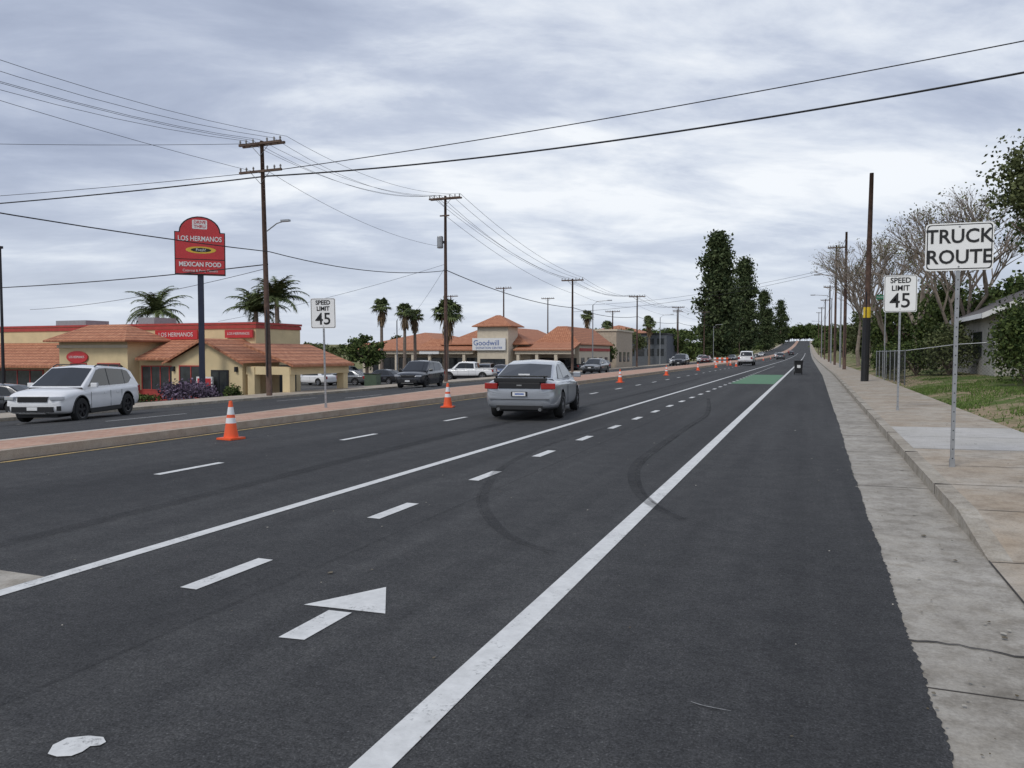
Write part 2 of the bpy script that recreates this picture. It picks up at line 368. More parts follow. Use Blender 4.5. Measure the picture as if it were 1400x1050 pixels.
# ------------------------------------------------------------ cars
def wheel(mb,x,y,r,w=.21,rim=None):
    rim=rim or RIM
    s=1 if x>0 else -1
    mb.p('tyres'); mb.lathe([(r*.62,-w/2),(r*.93,-w/2),(r,-w/2+.03),(r,w/2-.03),(r*.93,w/2),(r*.62,w/2)],RUB,24,(x,y,r),'X')
    mb.p('rims'); mb.lathe([(0.001,s*(w/2-.05)),(r*.60,s*(w/2-.06)),(r*.64,s*(w/2-.005)),(r*.58,s*(w/2))],DKMET,24,(x,y,r),'X')
    mb.lathe([(r*.57,s*(w/2-.002)),(r*.64,s*(w/2+.004))],rim,24,(x,y,r),'X')
    for k in range(5):
        for dk in (-.14,.14):
            rot=Matrix.Rotation(2*math.pi*k/5+dk,3,'X')
            xx=x+s*(w/2-.03); mb.box(xx-.015,xx+.015,y-.02,y+.02,r,r+r*.6,rim,rot,(xx,y,r))
    xx=x+s*(w/2-.02); mb.lathe([(.001,s*.01),(.05,s*.008),(.055,0)],rim,10,(xx,y,r),'X')
CACHE={}
def apply_mesh(o):
    dg=bpy.context.evaluated_depsgraph_get(); dg.update(); e=o.evaluated_get(dg); me=bpy.data.meshes.new_from_object(e); return me
TYPES={
 'coupe':dict(st=[(-2.43,.36,.74,.80,.66),(-2.38,.28,.86,.95,.80),(-2.2,.25,.93,1.00,.865),(-1.8,.22,.94,1.0,.885),(-1.2,.20,.93,.97,.89),(0,.19,.90,.93,.90),(1.0,.20,.88,.95,.895),(1.6,.20,.83,.90,.88),(2.1,.22,.74,.80,.83),(2.34,.26,.64,.70,.74),(2.42,.34,.56,.60,.6)],
   gh=[(-1.95,.97),(-1.05,1.31),(-.55,1.39),(.15,1.385),(.45,1.34),(1.35,.92)],wb=.78,wt=.58,zb=.88,win=[[(-1.35,.96),(-.95,1.24),(-.60,1.31),(-.60,.95)],[(-.54,.95),(-.54,1.31),(.12,1.31),(.42,1.26),(.98,.95)]],ax=(-1.33,1.30),r=.32),
 'sedan':dict(st=[(-2.36,.36,.78,.84,.68),(-2.28,.27,.92,1.0,.82),(-1.9,.24,.96,1.04,.88),(-1.2,.20,.95,.99,.90),(0,.19,.92,.95,.90),(1.0,.20,.90,.98,.895),(1.6,.20,.85,.93,.88),(2.1,.24,.76,.82,.83),(2.34,.34,.60,.64,.62)],
   gh=[(-1.75,1.0),(-1.1,1.38),(-.4,1.45),(.2,1.44),(.45,1.40),(1.25,.95)],wb=.79,wt=.60,zb=.90,win=[[(-1.3,.99),(-1.0,1.31),(-.40,1.38),(-.40,.97)],[(-.35,.97),(-.35,1.38),(.18,1.37),(.42,1.32),(.92,.97)]],ax=(-1.35,1.35),r=.33),
 'suv':dict(st=[(-2.40,.42,.86,.90,.76),(-2.36,.34,1.02,1.06,.88),(-2.1,.28,1.08,1.12,.94),(-1.4,.26,1.07,1.10,.95),(-.6,.26,1.05,1.09,.95),(.4,.26,1.03,1.08,.95),(1.1,.26,1.02,1.10,.945),(1.7,.26,.99,1.07,.935),(2.1,.28,.94,1.01,.90),(2.32,.32,.84,.90,.85),(2.42,.40,.68,.72,.74)],
   gh=[(-2.30,1.06),(-1.98,1.52),(-1.70,1.64),(-.3,1.72),(.25,1.68),(1.25,1.07)],wb=.875,wt=.70,zb=1.0,win=[[(-1.88,1.28),(-1.70,1.53),(-1.38,1.59),(-1.38,1.10),(-1.62,1.12)],[(-1.34,1.10),(-1.34,1.595),(-.36,1.645),(-.36,1.09)],[(-.30,1.09),(-.30,1.645),(.04,1.64),(.24,1.60),(.94,1.09)]],ax=(-1.40,1.42),r=.375),
 'pickup':dict(st=[(-2.85,.52,1.0,1.05,.84),(-2.78,.45,1.12,1.16,.93),(-1.9,.42,1.13,1.16,.95),(-.6,.40,1.12,1.16,.955),(0,.38,1.10,1.15,.955),(1.0,.38,1.09,1.16,.95),(1.8,.38,1.07,1.17,.94),(2.5,.40,1.02,1.10,.90),(2.75,.46,.92,.98,.82),(2.82,.5,.8,.84,.7)],
   gh=[(-.98,1.14),(-.85,1.78),(-.6,1.86),(.5,1.87),(.85,1.82),(1.6,1.14)],wb=.88,wt=.70,zb=1.10,win=[[(-.82,1.2),(-.74,1.72),(.02,1.76),(.02,1.2)],[(.1,1.2),(.1,1.76),(.55,1.76),(.82,1.70),(1.22,1.2)]],ax=(-1.75,1.85),r=.40)}
def car_body(kind):
    if kind in CACHE: return CACHE[kind]
    T=TYPES[kind]; vs=[];fs=[]
    for (y,zb,zs,zt,w) in T['st']:
        h=[(0,zb),(w*.86,zb),(w*.965,zb+.09),(w,zb+(zs-zb)*.45),(w*.97,zb+(zs-zb)*.70),(w*.985,zs-.13),(w*.935,zs-.01),(w*.70,zs+(zt-zs)*.65),(0,zt)]
        ring=h+[(-x,z) for x,z in h[-2:0:-1]]
        vs+=[(x,y,z) for x,z in ring]
    n=16
    for j in range(len(T['st'])-1):
        for k in range(n): fs.append((j*n+k,j*n+(k+1)%n,(j+1)*n+(k+1)%n,(j+1)*n+k))
    fs.append(tuple(range(n))[::-1]); fs.append(tuple(range(len(vs)-n,len(vs))))
    me=bpy.data.meshes.new('b'); me.from_pydata(vs,[],fs); me.materials.append(BLK); me.materials.append(BLK)
    o=bpy.data.objects.new('b',me); sc.collection.objects.link(o)
    md=o.modifiers.new('s','SUBSURF'); md.levels=2; md.render_levels=2
    me2=apply_mesh(o); o.modifiers.clear(); o.data=me2
    cut=MB(); r=T['r']
    for ya in T['ax']:
        for sx in (-1,1):
            cut.p('c'); x0=sx*.62; x1=sx*1.3
            cut.tube([(x0,ya,r+.01),(x1,ya,r+.01)],r+.065,BLK,28)
    co=cut.build('c'); co.data.materials.clear(); co.data.materials.append(BLK); co.data.materials.append(BLK)
    for p in co.data.polygons: p.material_index=1
    import bmesh as _b
    for oo in (co,o):
        bm=_b.new(); bm.from_mesh(oo.data); _b.ops.recalc_face_normals(bm,faces=bm.faces); bm.to_mesh(oo.data); bm.free()
    md=o.modifiers.new('x','BOOLEAN'); md.operation='DIFFERENCE'; md.object=co; md.solver='EXACT'
    me3=apply_mesh(o)
    me3.polygons.foreach_set('use_smooth',[True]*len(me3.polygons))
    try: me3.set_sharp_from_angle(angle=R(38))
    except Exception as e: print(e)
    bpy.data.objects.remove(o); bpy.data.objects.remove(co)
    CACHE[kind]=me3; return me3
def vehicle(name,kind,x,y,rotdeg,col,metal=.4,roll=0):
    T=TYPES[kind]; key='paint_%s_%s_%s'%col
    paintm=M(key,col,.28,metal,var=.03,coat=.8)
    mb=MB(); zb=T['zb']; H=max(z for _,z in T['gh'])
    X=lambda z: T['wb']+(T['wt']-T['wb'])*(z-zb)/(H-zb)
    G=T['gh']; n=len(G); mb.p('cabin')
    top=[(X(z),yy,z) for yy,z in G]; topc=[(0,yy+(.07 if i==n-1 else (-.05 if i==0 else 0)),z+.035*(0<i<n-1)) for i,(yy,z) in enumerate(G)]
    topl=[(-a,b,c) for a,b,c in top]
    bot=[(T['wb'],yy,zb-.02) for yy,z in G]; botl=[(-a,b,c) for a,b,c in bot]
    V=top+topc+topl+bot+botl; F=[]
    for i in range(n-1):
        F+=[(i,i+1,n+i+1,n+i),(n+i,n+i+1,2*n+i+1,2*n+i),(i,3*n+i,3*n+i+1,i+1),(2*n+i,2*n+i+1,4*n+i+1,4*n+i)]
    mb.add(V,F,paintm)
    mb.p('windows')
    W=T['win']
    for i in range(len(W)-1):
        ya=max(p[0] for p in W[i]); yb=min(p[0] for p in W[i+1]); zl=max(min(p[1] for p in W[i]),min(p[1] for p in W[i+1])); zh=min(max(p[1] for p in W[i]),max(p[1] for p in W[i+1]))
        for s in (1,-1): mb.poly([(s*(X(z)+.007),yy,z) for yy,z in ((ya,zl),(yb,zl),(yb,zh),(ya,zh))],BLK)
    for wn in W:
        for s in (1,-1):
            mb.poly([(s*(X(z)+.008),yy,z) for yy,z in (wn if s>0 else wn[::-1])],GLASS)
    def screen(i0,i1,t0,t1,ex):
        (ya,za),(yb,zb_)=G[i0],G[i1]
        def P(t,sx,off):
            yy=ya+(yb-ya)*t; z=za+(zb_-za)*t
            cy=topc[i0][1]+(topc[i1][1]-topc[i0][1])*t; cz=topc[i0][2]+(topc[i1][2]-topc[i0][2])*t
            u=abs(sx); xx=sx*X(z)
            nx=Vector((0,zb_-za,-(yb-ya))); nx.normalize()
            if nx.z<0: nx=-nx
            return (xx, yy*u+cy*(1-u)+nx.y*off, z*u+cz*(1-u)+nx.z*off)
        v=[P(t,s,.012) for t in (t0,t1) for s in (-.90,0,.90)]
        mb.add(v,[(0,1,4,3),(1,2,5,4)],GLASS)
    screen(0,1,.10,.93,0); screen(n-1,n-2,.06,.93,0)
    yr=T['st'][0][0]; yf=T['st'][-1][0]; wmax=max(s[4] for s in T['st'])
    for ya in T['ax']:
        for s in (1,-1): wheel(mb,s*(wmax-.115),ya,T['r'],rim=RIMD if kind=='suv' else None)
    mb.p('underbody'); mb.box(-.6,.6,yr+.25,yf-.25,.2,.42,BLK)
    mb.p('mirrors')
    ym=G[-1][0]-.42
    for s in (1,-1): mb.box(s*(T['wb']+.13)-.1,s*(T['wb']+.13)+.1,ym-.05,ym+.06,zb+.06,zb+.2,paintm)
    mb.p('door_seams')
    for yy in ([ -.58,.98] if kind=='coupe' else [-1.0,-.28,.9]):
        for s in (1,-1): mb.box(s*wmax*.985-.004,s*wmax*.985+.004,yy-.004,yy+.004,.36,zb-.08,BLK)
    if kind!='coupe':
        for yy in (-.75,.05):
            for s in (1,-1): mb.box(s*wmax*.985-.012,s*wmax*.985+.02,yy-.09,yy+.09,zb-.17,zb-.14,paintm)
    mb.p('lamps')
    st0=T['st'][1]; stf=T['st'][-2]; zl=st0[2]; rz=Matrix.Rotation
    if kind=='coupe':
        for s in (1,-1):
            mb.box(s*.66-.17,s*.66+.17,yr-.005,yr+.22,.745,.885,TAIL,rz(s*.30,3,'Z'))
        mb.p('boot_panel'); mb.box(-.50,.50,yr-.012,yr+.15,.755,.90,BLK)
        mb.box(-.62,.62,yr+.02,yr+.30,.90,1.0,BLK)
        mb.box(-.66,.66,yr+.06,yr+.22,1.035,1.06,BLK); mb.box(-.6,-.56,yr+.1,yr+.18,.95,1.04,BLK); mb.box(.56,.6,yr+.1,yr+.18,.95,1.04,BLK)
        mb.p('number_plate'); mb.box(-.19,.19,yr-.03,yr+.02,.575,.685,BLK); mb.box(-.155,.155,yr-.034,yr-.029,.585,.675,WHT)
        mb.box(-.10,.12,yr-.0345,yr-.034,.615,.648,BLUE)
        mb.p('bumper_trim'); mb.box(-.72,.72,yr-.018,yr+.1,.50,.512,BLK); mb.box(-.55,.55,yr+.0,yr+.1,.26,.36,BLK)
        mb.tube([(.5,yr+.2,.27),(.5,yr-.03,.27)],.035,CHROME,10); mb.tube([(-.5,yr+.2,.27),(-.5,yr-.03,.27)],.035,CHROME,10)
        mb.p('badge'); mb.box(-.06,.06,yr-.016,yr-.01,.82,.85,CHROME)
        mb.p('sticker'); mb.box(-.15,.13,-1.81,-1.80,1.055,1.09,WHT)
        for s in (1,-1): mb.p('lamps'); mb.box(s*.62-.15,s*.62+.15,yf-.2,yf-.03,.56,.66,HEAD,rz(-s*.35,3,'Z'))
    elif kind=='suv':
        for s in (1,-1):
            mb.box(s*.76-.12,s*.76+.12,yr-.0,yr+.20,.80,1.02,TAIL,rz(s*.25,3,'Z'))
            mb.box(s*.69-.19,s*.69+.19,yf-.19,yf-.02,.74,.845,HEAD,rz(-s*.36,3,'Z'))
        mb.p('grille'); mb.box(-.44,.44,yf-.12,yf+.008,.68,.83,BLK); mb.box(-.46,.46,yf-.1,yf+.014,.835,.845,CHROME); mb.box(-.62,.62,yf-.12,yf+.012,.38,.54,BLK); mb.box(-.4,.4,yf-.1,yf+.02,.33,.36,CHROME)
        for s in (1,-1): mb.box(s*.74-.06,s*.74+.06,yf-.16,yf-.04,.42,.56,BLK,rz(-s*.4,3,'Z'))
        mb.p('number_plate'); mb.box(-.155,.155,yf+.013,yf+.024,.43,.53,WHT); mb.box(-.155,.155,yr-.02,yr+.02,.72,.82,WHT)
    else:
        tz=(zl-.28,zl-.02)
        for s in (1,-1):
            mb.box(s*wmax*.80-.11,s*wmax*.80+.11,yr-.01,yr+.20,tz[0],tz[1],TAIL,rz(s*.25,3,'Z'))
            zh=stf[2]; mb.box(s*wmax*.73-.18,s*wmax*.73+.18,yf-.22,yf-.035,zh-.14,zh-.01,HEAD,rz(-s*.38,3,'Z'))
        mb.p('grille'); zh=stf[2]; mb.box(-wmax*.46,wmax*.46,yf-.12,yf+.012,zh-.17,zh-.03,BLK); mb.box(-wmax*.6,wmax*.6,yf-.12,yf+.005,.40,.52,BLK)
        mb.box(-wmax*.48,wmax*.48,yf-.1,yf+.018,zh-.032,zh-.018,CHROME)
        mb.p('number_plate'); mb.box(-.155,.155,yf+.0,yf+.02,.54,.64,WHT); mb.box(-.155,.155,yr-.02,yr+.02,.72,.82,WHT)
    if kind=='suv':
        mb.p('cladding')
        for s in (1,-1):
            mb.box(s*wmax*.975-.02,s*wmax*.975+.02,T['ax'][0]+.47,T['ax'][1]-.47,.27,.40,BLK)
            for ya in T['ax']:
                mb.tube([(s*wmax*.962,ya+(T['r']+.08)*math.cos(t),T['r']+(T['r']+.08)*math.sin(t)) for t in np.linspace(-.15,math.pi+.15,16)],.024,BLK,6)
            mb.tube([(s*.67,-1.6,1.67),(s*.67,-1.45,1.73),(s*.67,.0,1.775),(s*.67,.22,1.70)],.018,DKMET,6)
        mb.box(-.7,.7,yr-.005,yr+.1,.42,.56,BLK)
    if kind=='pickup':
        mb.p('bed'); mb.box(-.72,.72,-2.72,-1.15,1.165,1.185,BLK)
        for s in (1,-1): mb.box(s*.84-.06,s*.84+.06,-2.8,-1.0,1.12,1.24,paintm)
        mb.box(-.84,.84,-2.84,-2.76,1.1,1.24,paintm); mb.box(-.75,.75,yr-.06,yr+.05,.55,.70,CHROME)
    root=mb.build(name,(x,y,g(x,y)+.012),R(rotdeg),smooth=('tyres',))
    for o in root.children:
        if o.name.startswith('cabin'):
            bv=o.modifiers.new('b','BEVEL'); bv.width=.05; bv.segments=3; bv.limit_method='ANGLE'; bv.angle_limit=R(12)
            o.data.polygons.foreach_set('use_smooth',[True]*len(o.data.polygons))
        elif o.name.startswith(('lamps','mirrors','boot','number','bumper')):
            bv=o.modifiers.new('b','BEVEL'); bv.width=.015 if not o.name.startswith('number') else .004; bv.segments=2; bv.limit_method='ANGLE'
        elif o.name.startswith('tyres'):
            try: o.data.set_sharp_from_angle(angle=R(40))
            except Exception: pass
    me=car_body(kind).copy(); me.materials[0]=paintm
    bo=bpy.data.objects.new('body_shell',me); sc.collection.objects.link(bo); bo.parent=root
    return root
SIL=(.42,.44,.47); WH=(.80,.80,.80); DK=(.02,.022,.028); GR=(.14,.15,.16)
vehicle('silver_coupe','coupe',-6.7,19.3,8.5,SIL,.55)
vehicle('white_suv','suv',-22.4,18.4,201,WH,0)
vehicle('black_suv','suv',-23.6,44.6,188,DK,.3)
vehicle('white_pickup_truck','pickup',-33,73,97,WH,0)
vehicle('grey_sedan','sedan',-19.4,73,180,GR,.5)
for (x,y,r,c,k,nm) in [(-45,63,80,WH,'sedan','white_sedan'),(-42.3,64.5,95,GR,'sedan','grey_sedan'),(-39,66,80,DK,'sedan','black_sedan'),(-37.2,26.0,110,DK,'sedan','black_sedan'),
  (-47,72,0,(.25,.25,.26),'suv','grey_suv'),(-51,69,60,DK,'suv','black_suv'),(-31.5,92,85,WH,'suv','white_suv'),(-30.5,104,88,DK,'suv','black_suv'),(-30,112,85,GR,'suv','grey_suv'),(-31,99,80,DK,'pickup','black_pickup_truck'),
  (-17,111,180,DK,'suv','black_suv'),(-20,126,180,WH,'sedan','white_sedan'),(-18.6,153,180,(.25,.03,.03),'sedan','red_sedan'),(-21.5,170,180,WH,'suv','white_suv'),(-17,190,180,GR,'sedan','grey_sedan'),
  (-7.6,106,0,WH,'pickup','white_pickup_truck'),(-6.4,200,0,GR,'suv','grey_suv'),(-9,250,0,WH,'sedan','white_sedan'),(-6.5,330,0,DK,'suv','black_suv'),(-16.5,300,180,WH,'suv','white_suv'),(-20,380,180,DK,'sedan','black_sedan'),(-9,420,0,(.3,.03,.03),'sedan','red_sedan'),
  (-32,80,10,(.05,.08,.16),'sedan','blue_sedan'),(-35.5,84,10,GR,'suv','grey_suv')]:
    vehicle(nm,k,x,y,r,c,.3 if c!=WH else 0)

# ------------------------------------------------------------ cones
def cone(x,y):
    mb=MB(); mb.p('base'); mb.box(-.18,.18,-.18,.18,0,.035,ORG)
    def r(z): return .135-.105*(z-.03)/.68
    mb.p('cone')
    for a,c,mt in [(.03,.30,ORG),(.30,.40,REFL),(.40,.46,ORG),(.46,.60,REFL),(.60,.71,ORG)]:
        mb.lathe([(r(a),a),(r(c),c)],mt,20)
    mb.lathe([(r(.71),.71),(.022,.715),(.02,.70)],ORG,20)
    return mb.build('traffic_cone',(x,y,g(x,y)+.004),random.uniform(-.3,.3),smooth=('cone',))
for x,y in [(-10,11.4),(-9.95,20.5),(-9.6,41.3),(-9.6,56),(-9.6,73),(-9.6,88),(-9.6,105),(-9.5,125),(-9.5,150),(-9.4,180),(-9.4,215),(-8.2,97)]: cone(x,y)
mb=MB(); mb.p('boards')
for z in (.45,.85): 
    for k in range(6): mb.box(-.9+k*.3,-.6+k*.3,-.02,.02,z,z+.2,ORG if k%2 else REFL)
mb.p('frame')
for s in (-.75,.75): mb.box(s-.03,s+.03,.021,.06,0,1.1,ORG); mb.box(s-.04,s+.04,-.4,.4,0,.06,GALV)
mb.build('traffic_barricade',(-10.3,100,g(-10.3,100)))

# ------------------------------------------------------------ signs
def rrect(w,h,r,n=5):
    P=[]
    for cx,cz,a0 in ((w/2-r,h/2-r,0),(-w/2+r,h/2-r,90),(-w/2+r,-h/2+r,180),(w/2-r,-h/2+r,270)):
        for k in range(n+1): a=R(a0+90*k/n); P.append((cx+r*math.cos(a),cz+r*math.sin(a)))
    return P
def roadsign(name,x,y,z0,w,h,zc,lines,rot=0,lean=0):
    mb=MB(); mb.p('post')
    mb.box(-.022,.022,-.022,.022,-.2,zc+h*.45-z0,GALV)
    for k in range(int((zc-z0)/.12)): mb.box(-.007,.007,-.0232,-.022,.1+k*.12,.114+k*.12,DKMET)
    mb.box(-.03,.03,-.03,.03,-.05,.10,GALV)
    mb.p('panel')
    mb.prism([(a,b+zc-z0) for a,b in rrect(w,h,.045)],-.028,-.024,SW)
    for s_,yy,mt in ((.016,-.0295,SBK),(.028,-.031,SW)):
        mb.prism([(a,b+zc-z0) for a,b in rrect(w-2*s_,h-2*s_,.04)],yy,yy+.001,mt)
    mb.p('bolts'); 
    for zz in (h*.42,-h*.42): mb.tube([(0,-.031,zc-z0+zz),(0,-.036,zc-z0+zz)],.011,GALV,8)
    root=mb.build(name,(x,y,z0),R(rot)); root.rotation_euler[1]=R(lean)
    for (t,dz,sz,sx) in lines: text(root,t,(0,-.034,zc-z0+dz),sz,SBK,0,sx,.004)
    return root
roadsign('truck_route_sign',1.74,11.2,.145,.76,.60,2.95,[('TRUCK',.125,.245,.93),('ROUTE',-.135,.245,.93)],0,.4)
roadsign('speed_limit_sign',2.14,21.8,.15,.76,.93,3.11,[('SPEED',.33,.19,.92),('LIMIT',.135,.19,.92),('45',-.19,.52,.95)],0,.2)
roadsign('speed_limit_sign',-12.0,17.3,.15,.66,.80,2.66,[('SPEED',.28,.16,.9),('LIMIT',.12,.16,.9),('45',-.16,.44,.95)],22,-1)
mb=MB(); mb.p('post'); mb.tube([(0,0,-.3),(0,0,4.5)],.03,GALV,8); mb.p('blades'); mb.box(-.45,.45,-.012,.012,4.15,4.38,SGR); mb.box(-.012,.012,-.45,.45,4.40,4.63,SGR)
o=mb.build('street_name_sign',(3.75,45,.3)); text(o,'PANORAMA DR',(0,-.016,4.265),.12,SW)
mb=MB(); mb.p('post'); mb.box(-.16,.16,-.16,.16,-.3,7.3,M('post_navy',(.02,.025,.05),.5))
mb.p('cabinet'); w=1.36
pts=[(-w,7.3),(w,7.3),(w,9.75)]+[(1.12*math.cos(a),9.75+.90*math.sin(a)) for a in np.linspace(.0,math.pi,14)]+[(-w,9.75)]
mb.prism(pts,-.22,.22,SBK)
mb.p('faces')
pts2=[(-w+.05,8.2),(w-.05,8.2),(w-.05,9.70)]+[(1.06*math.cos(a),9.70+.88*math.sin(a)) for a in np.linspace(.0,math.pi,14)]+[(-w+.05,9.70)]
mb.prism(pts2,-.232,-.222,SIGNRED); mb.prism([(-w+.05,7.36),(w-.05,7.36),(w-.05,8.15),(-w+.05,8.15)],-.232,-.222,SIGNRED)
mb.prism([(a,b+10.18) for a,b in rrect(.8,.52,.06)],-.238,-.234,WHT)
mb.prism([(.82*math.cos(a)+.05,8.72+.20*math.sin(a)) for a in np.linspace(0,2*math.pi,20,endpoint=False)],-.238,-.234,M('chili_yellow',(.7,.45,.05),.5))
mb.prism([(.55*math.cos(a)+.05,8.72+.12*math.sin(a)) for a in np.linspace(0,2*math.pi,20,endpoint=False)],-.243,-.239,SBK)
o=mb.build('restaurant_sign',(-33,35.3,g(-33,35.3)),R(40))
text(o,'DRIVE\nTHRU',(0,-.245,10.18),.24,SIGNRED,bold=.004); text(o,'LOS HERMANOS',(0,-.245,9.35),.40,WHT,sx=.80,bold=.006)
text(o,'Fresh!',(.05,-.248,8.72),.22,WHT); text(o,'MEXICAN FOOD',(0,-.245,7.88),.36,WHT,sx=.84,bold=.008); text(o,'Catering & Party Platters',(0,-.245,7.53),.2,WHT,sx=.93)

# ------------------------------------------------------------ utility poles / wires
def upole(x,y,ztop,arms,trans=False,r=.16,name='utility_pole',lean=0,armw=1.35,lamp=False):
    z0=g(x,y)-.3; mb=MB(); mb.p('pole'); mb.tube([(0,0,0),(lean*.5,0,(ztop-z0)*.5),(lean,0,ztop-z0)],[r,r*.85,r*.62],WOOD,10)
    for dz in arms:
        mb.p('crossarms'); z=ztop-z0-dz; mb.box(lean-armw,lean+armw,-.2,-.09,z-.06,z+.06,WOOD2)
        if dz==arms[0]: mb.box(lean-armw,lean+armw,.09,.2,z-.06,z+.06,WOOD2)
        mb.tube([(lean-.6,-.14,z-.05),(lean,-.14,z-.65)],.018,GALV,4); mb.tube([(lean+.6,-.14,z-.05),(lean,-.14,z-.65)],.018,GALV,4)
        mb.p('insulators')
        for k in (-1,-.7,-.35,.35,.7,1):
            mb.lathe([(.02,0),(.05,.05),(.03,.08),(.06,.12),(.03,.2),(.001,.22)],INS,8,(lean+k*armw*.95,-.14,z+.06))
    if trans:
        mb.p('transformer'); mb.lathe([(.001,-.45),(.22,-.45),(.24,-.4),(.24,.4),(.2,.48),(.001,.5)],GALV,14,(-.42,-.1,ztop-z0-3.6)); mb.box(-.2,0,-.15,-.05,ztop-z0-3.7,ztop-z0-3.5,DKMET)
        mb.box(-.4,.4,-.18,-.1,ztop-z0-1.6,ztop-z0-1.5,WOOD2)
    if lamp:
        mb.p('lamp_arm'); zl=8.4-z0; mb.tube([(-.1,0,zl-.4),(.6,0,zl),(1.1,0,zl+.1)],.03,GALV,6); mb.box(.9,1.4,-.1,.1,zl+.06,zl+.16,GALV)
    mb.p('hardware')
    mb.tube([(.0,-r-.02,1.5),(.0,-r-.01,5)],.03,DKMET,6)
    return mb.build(name,(x,y,z0),smooth=('pole','insulators'))
PX=-26.7
LP=[(-5.5,13.0,(.15,)),(33.4,12.75,(.15,1.6)),(54.7,13.9,(.2,)),(89.5,10.6,(.2,)),(127,11.2,(.2,)),(170,11.8,(.2,)),(215,13,(.2,)),(270,14.5,(.2,)),(330,16,(.2,))]
for i,(y,z,a) in enumerate(LP): upole(PX,y,z,a,trans=(i==2),lamp=(i==1),lean=-.3 if i==1 else 0)
for x,y,z,a in [(3.0,75,12.4,()),(3.05,104,15.0,(.3,)),(3.2,140,13,(.3,)),(3.4,190,14.0,(.3,)),(3.5,250,15.5,(.3,)),(3.6,330,18,(.3,))]: upole(x,y,z,a,armw=1.0)
o=upole(2.72,43.6,10.8,(),r=.165,lean=.16)
mb=MB(); mb.p('guard'); mb.tube([(0,0,0),(0.05,0,3.4)],.19,BLK,12); mb.p('tag'); mb.tube([(0.05,0,3.41),(0.06,0,3.95)],.18,YTAG,12)
t=mb.build('pole_guard'); t.parent=o; t.location=(0.0,0,.25)
for x,y,z in [(-47,118,12.5),(-50,150,13),(-34,140,9.5),(-33,210,13),(-38,240,15),(-60,125,12)]: upole(x,y,z,(.2,))
def wire(mb,a,b,sag,r,n=14):
    P=[]; a=Vector(a); b=Vector(b)
    for i in range(n+1):
        t=i/n; p=a.lerp(b,t); p.z-=sag*4*t*(1-t); P.append(p)
    mb.tube(P,r,WIRE,5,False)
mb=MB(); mb.p('along_street')
for i in range(len(LP)-1):
    (ya,za,_),(yb,zb,_)=LP[i],LP[i+1]
    for k in (-1.28,-.9,-.45,.45,1.28):
        wire(mb,(PX+k,ya,za+.1),(PX+k,yb,zb+.1),(1.6 if i==0 else .9)+random.uniform(-.1,.25),.010 if i<2 else .014)
    wire(mb,(PX+.1,ya,za-5.8 if i<3 else za-3.5),(PX+.1,yb,zb-5.8 if i<2 else zb-3.5),.55,.025 if i<2 else .035)
    wire(mb,(PX+.1,ya,za-1.6),(PX+.1,yb,zb-1.8 if i!=1 else zb-4),.7,.010 if i<2 else .014)
mb.p('across_street')
wire(mb,(-78,30,11.2),(PX,33.4,10.9),.5,.038,20); wire(mb,(PX,33.4,10.9),(14,29,11.3),.75,.040,30)
wire(mb,(-78,30,12.0),(PX,33.4,11.15),.5,.016,20); wire(mb,(PX,33.4,11.15),(14,29,12.2),.35,.022,30)
wire(mb,(PX,33.4,12.6),(-60,12,12),.6,.012)
wire(mb,(PX,33.4,6.3),(-70,36,6.4),.5,.03); wire(mb,(PX,33.4,6.1),(-60,45,5.2),.4,.015)
wire(mb,(PX,54.7,8.6),(-45,50,4.2),.3,.012); wire(mb,(PX,54.7,8.4),(-52,92,4.8),.5,.012)
wire(mb,(PX,89.5,6.6),(3.0,104,12),.8,.018,20); wire(mb,(PX,89.5,7.4),(3.0,75,9.5),.8,.013,20)
mb.p('right_side')
for (xa,ya,za),(xb,yb,zb) in zip([(2.84,43.6,10.4),(3,75,12),(3.05,104,14.6),(3.2,140,12.6),(3.4,190,14)],[(3,75,12),(3.05,104,14.6),(3.2,140,12.6),(3.4,190,13.6),(3.5,250,15)]):
    if ya>50: wire(mb,(xa,ya,za),(xb,yb,zb),.5,.02)
    wire(mb,(xa,ya,za-3.2),(xb,yb,zb-4.2),.5,.02)
mb.build('power_lines')
mb=MB(); mb.p('pole'); mb.tube([(0,0,0),(0,0,9.6)],[.11,.07],DKMET,8); mb.p('head'); mb.box(-.95,.05,-.16,.16,9.6,9.75,DKMET); mb.build('street_lamp',(-46.9,33.3,-1.5),R(-15))
def lamp(x,y,h,arm):
    mb=MB(); mb.p('pole'); mb.tube([(0,0,0),(0,0,h-.6),(arm*.3,0,h-.1),(arm,0,h)],[.1,.07,.05,.035],GALV,8); mb.p('head'); mb.box(min(arm,arm*1.3),max(arm,arm*1.3),-.12,.12,h-.06,h+.06,GALV); mb.build('street_lamp',(x,y,g(x,y)-.05))
lamp(-27,100,9.5,2); lamp(-27,150,10,2); lamp(3,120,10,-2.2); lamp(3,85,9.6,-2.0); lamp(-27,240,11,2); lamp(3.2,220,10,-2)
lamp(-50,88,8,1)

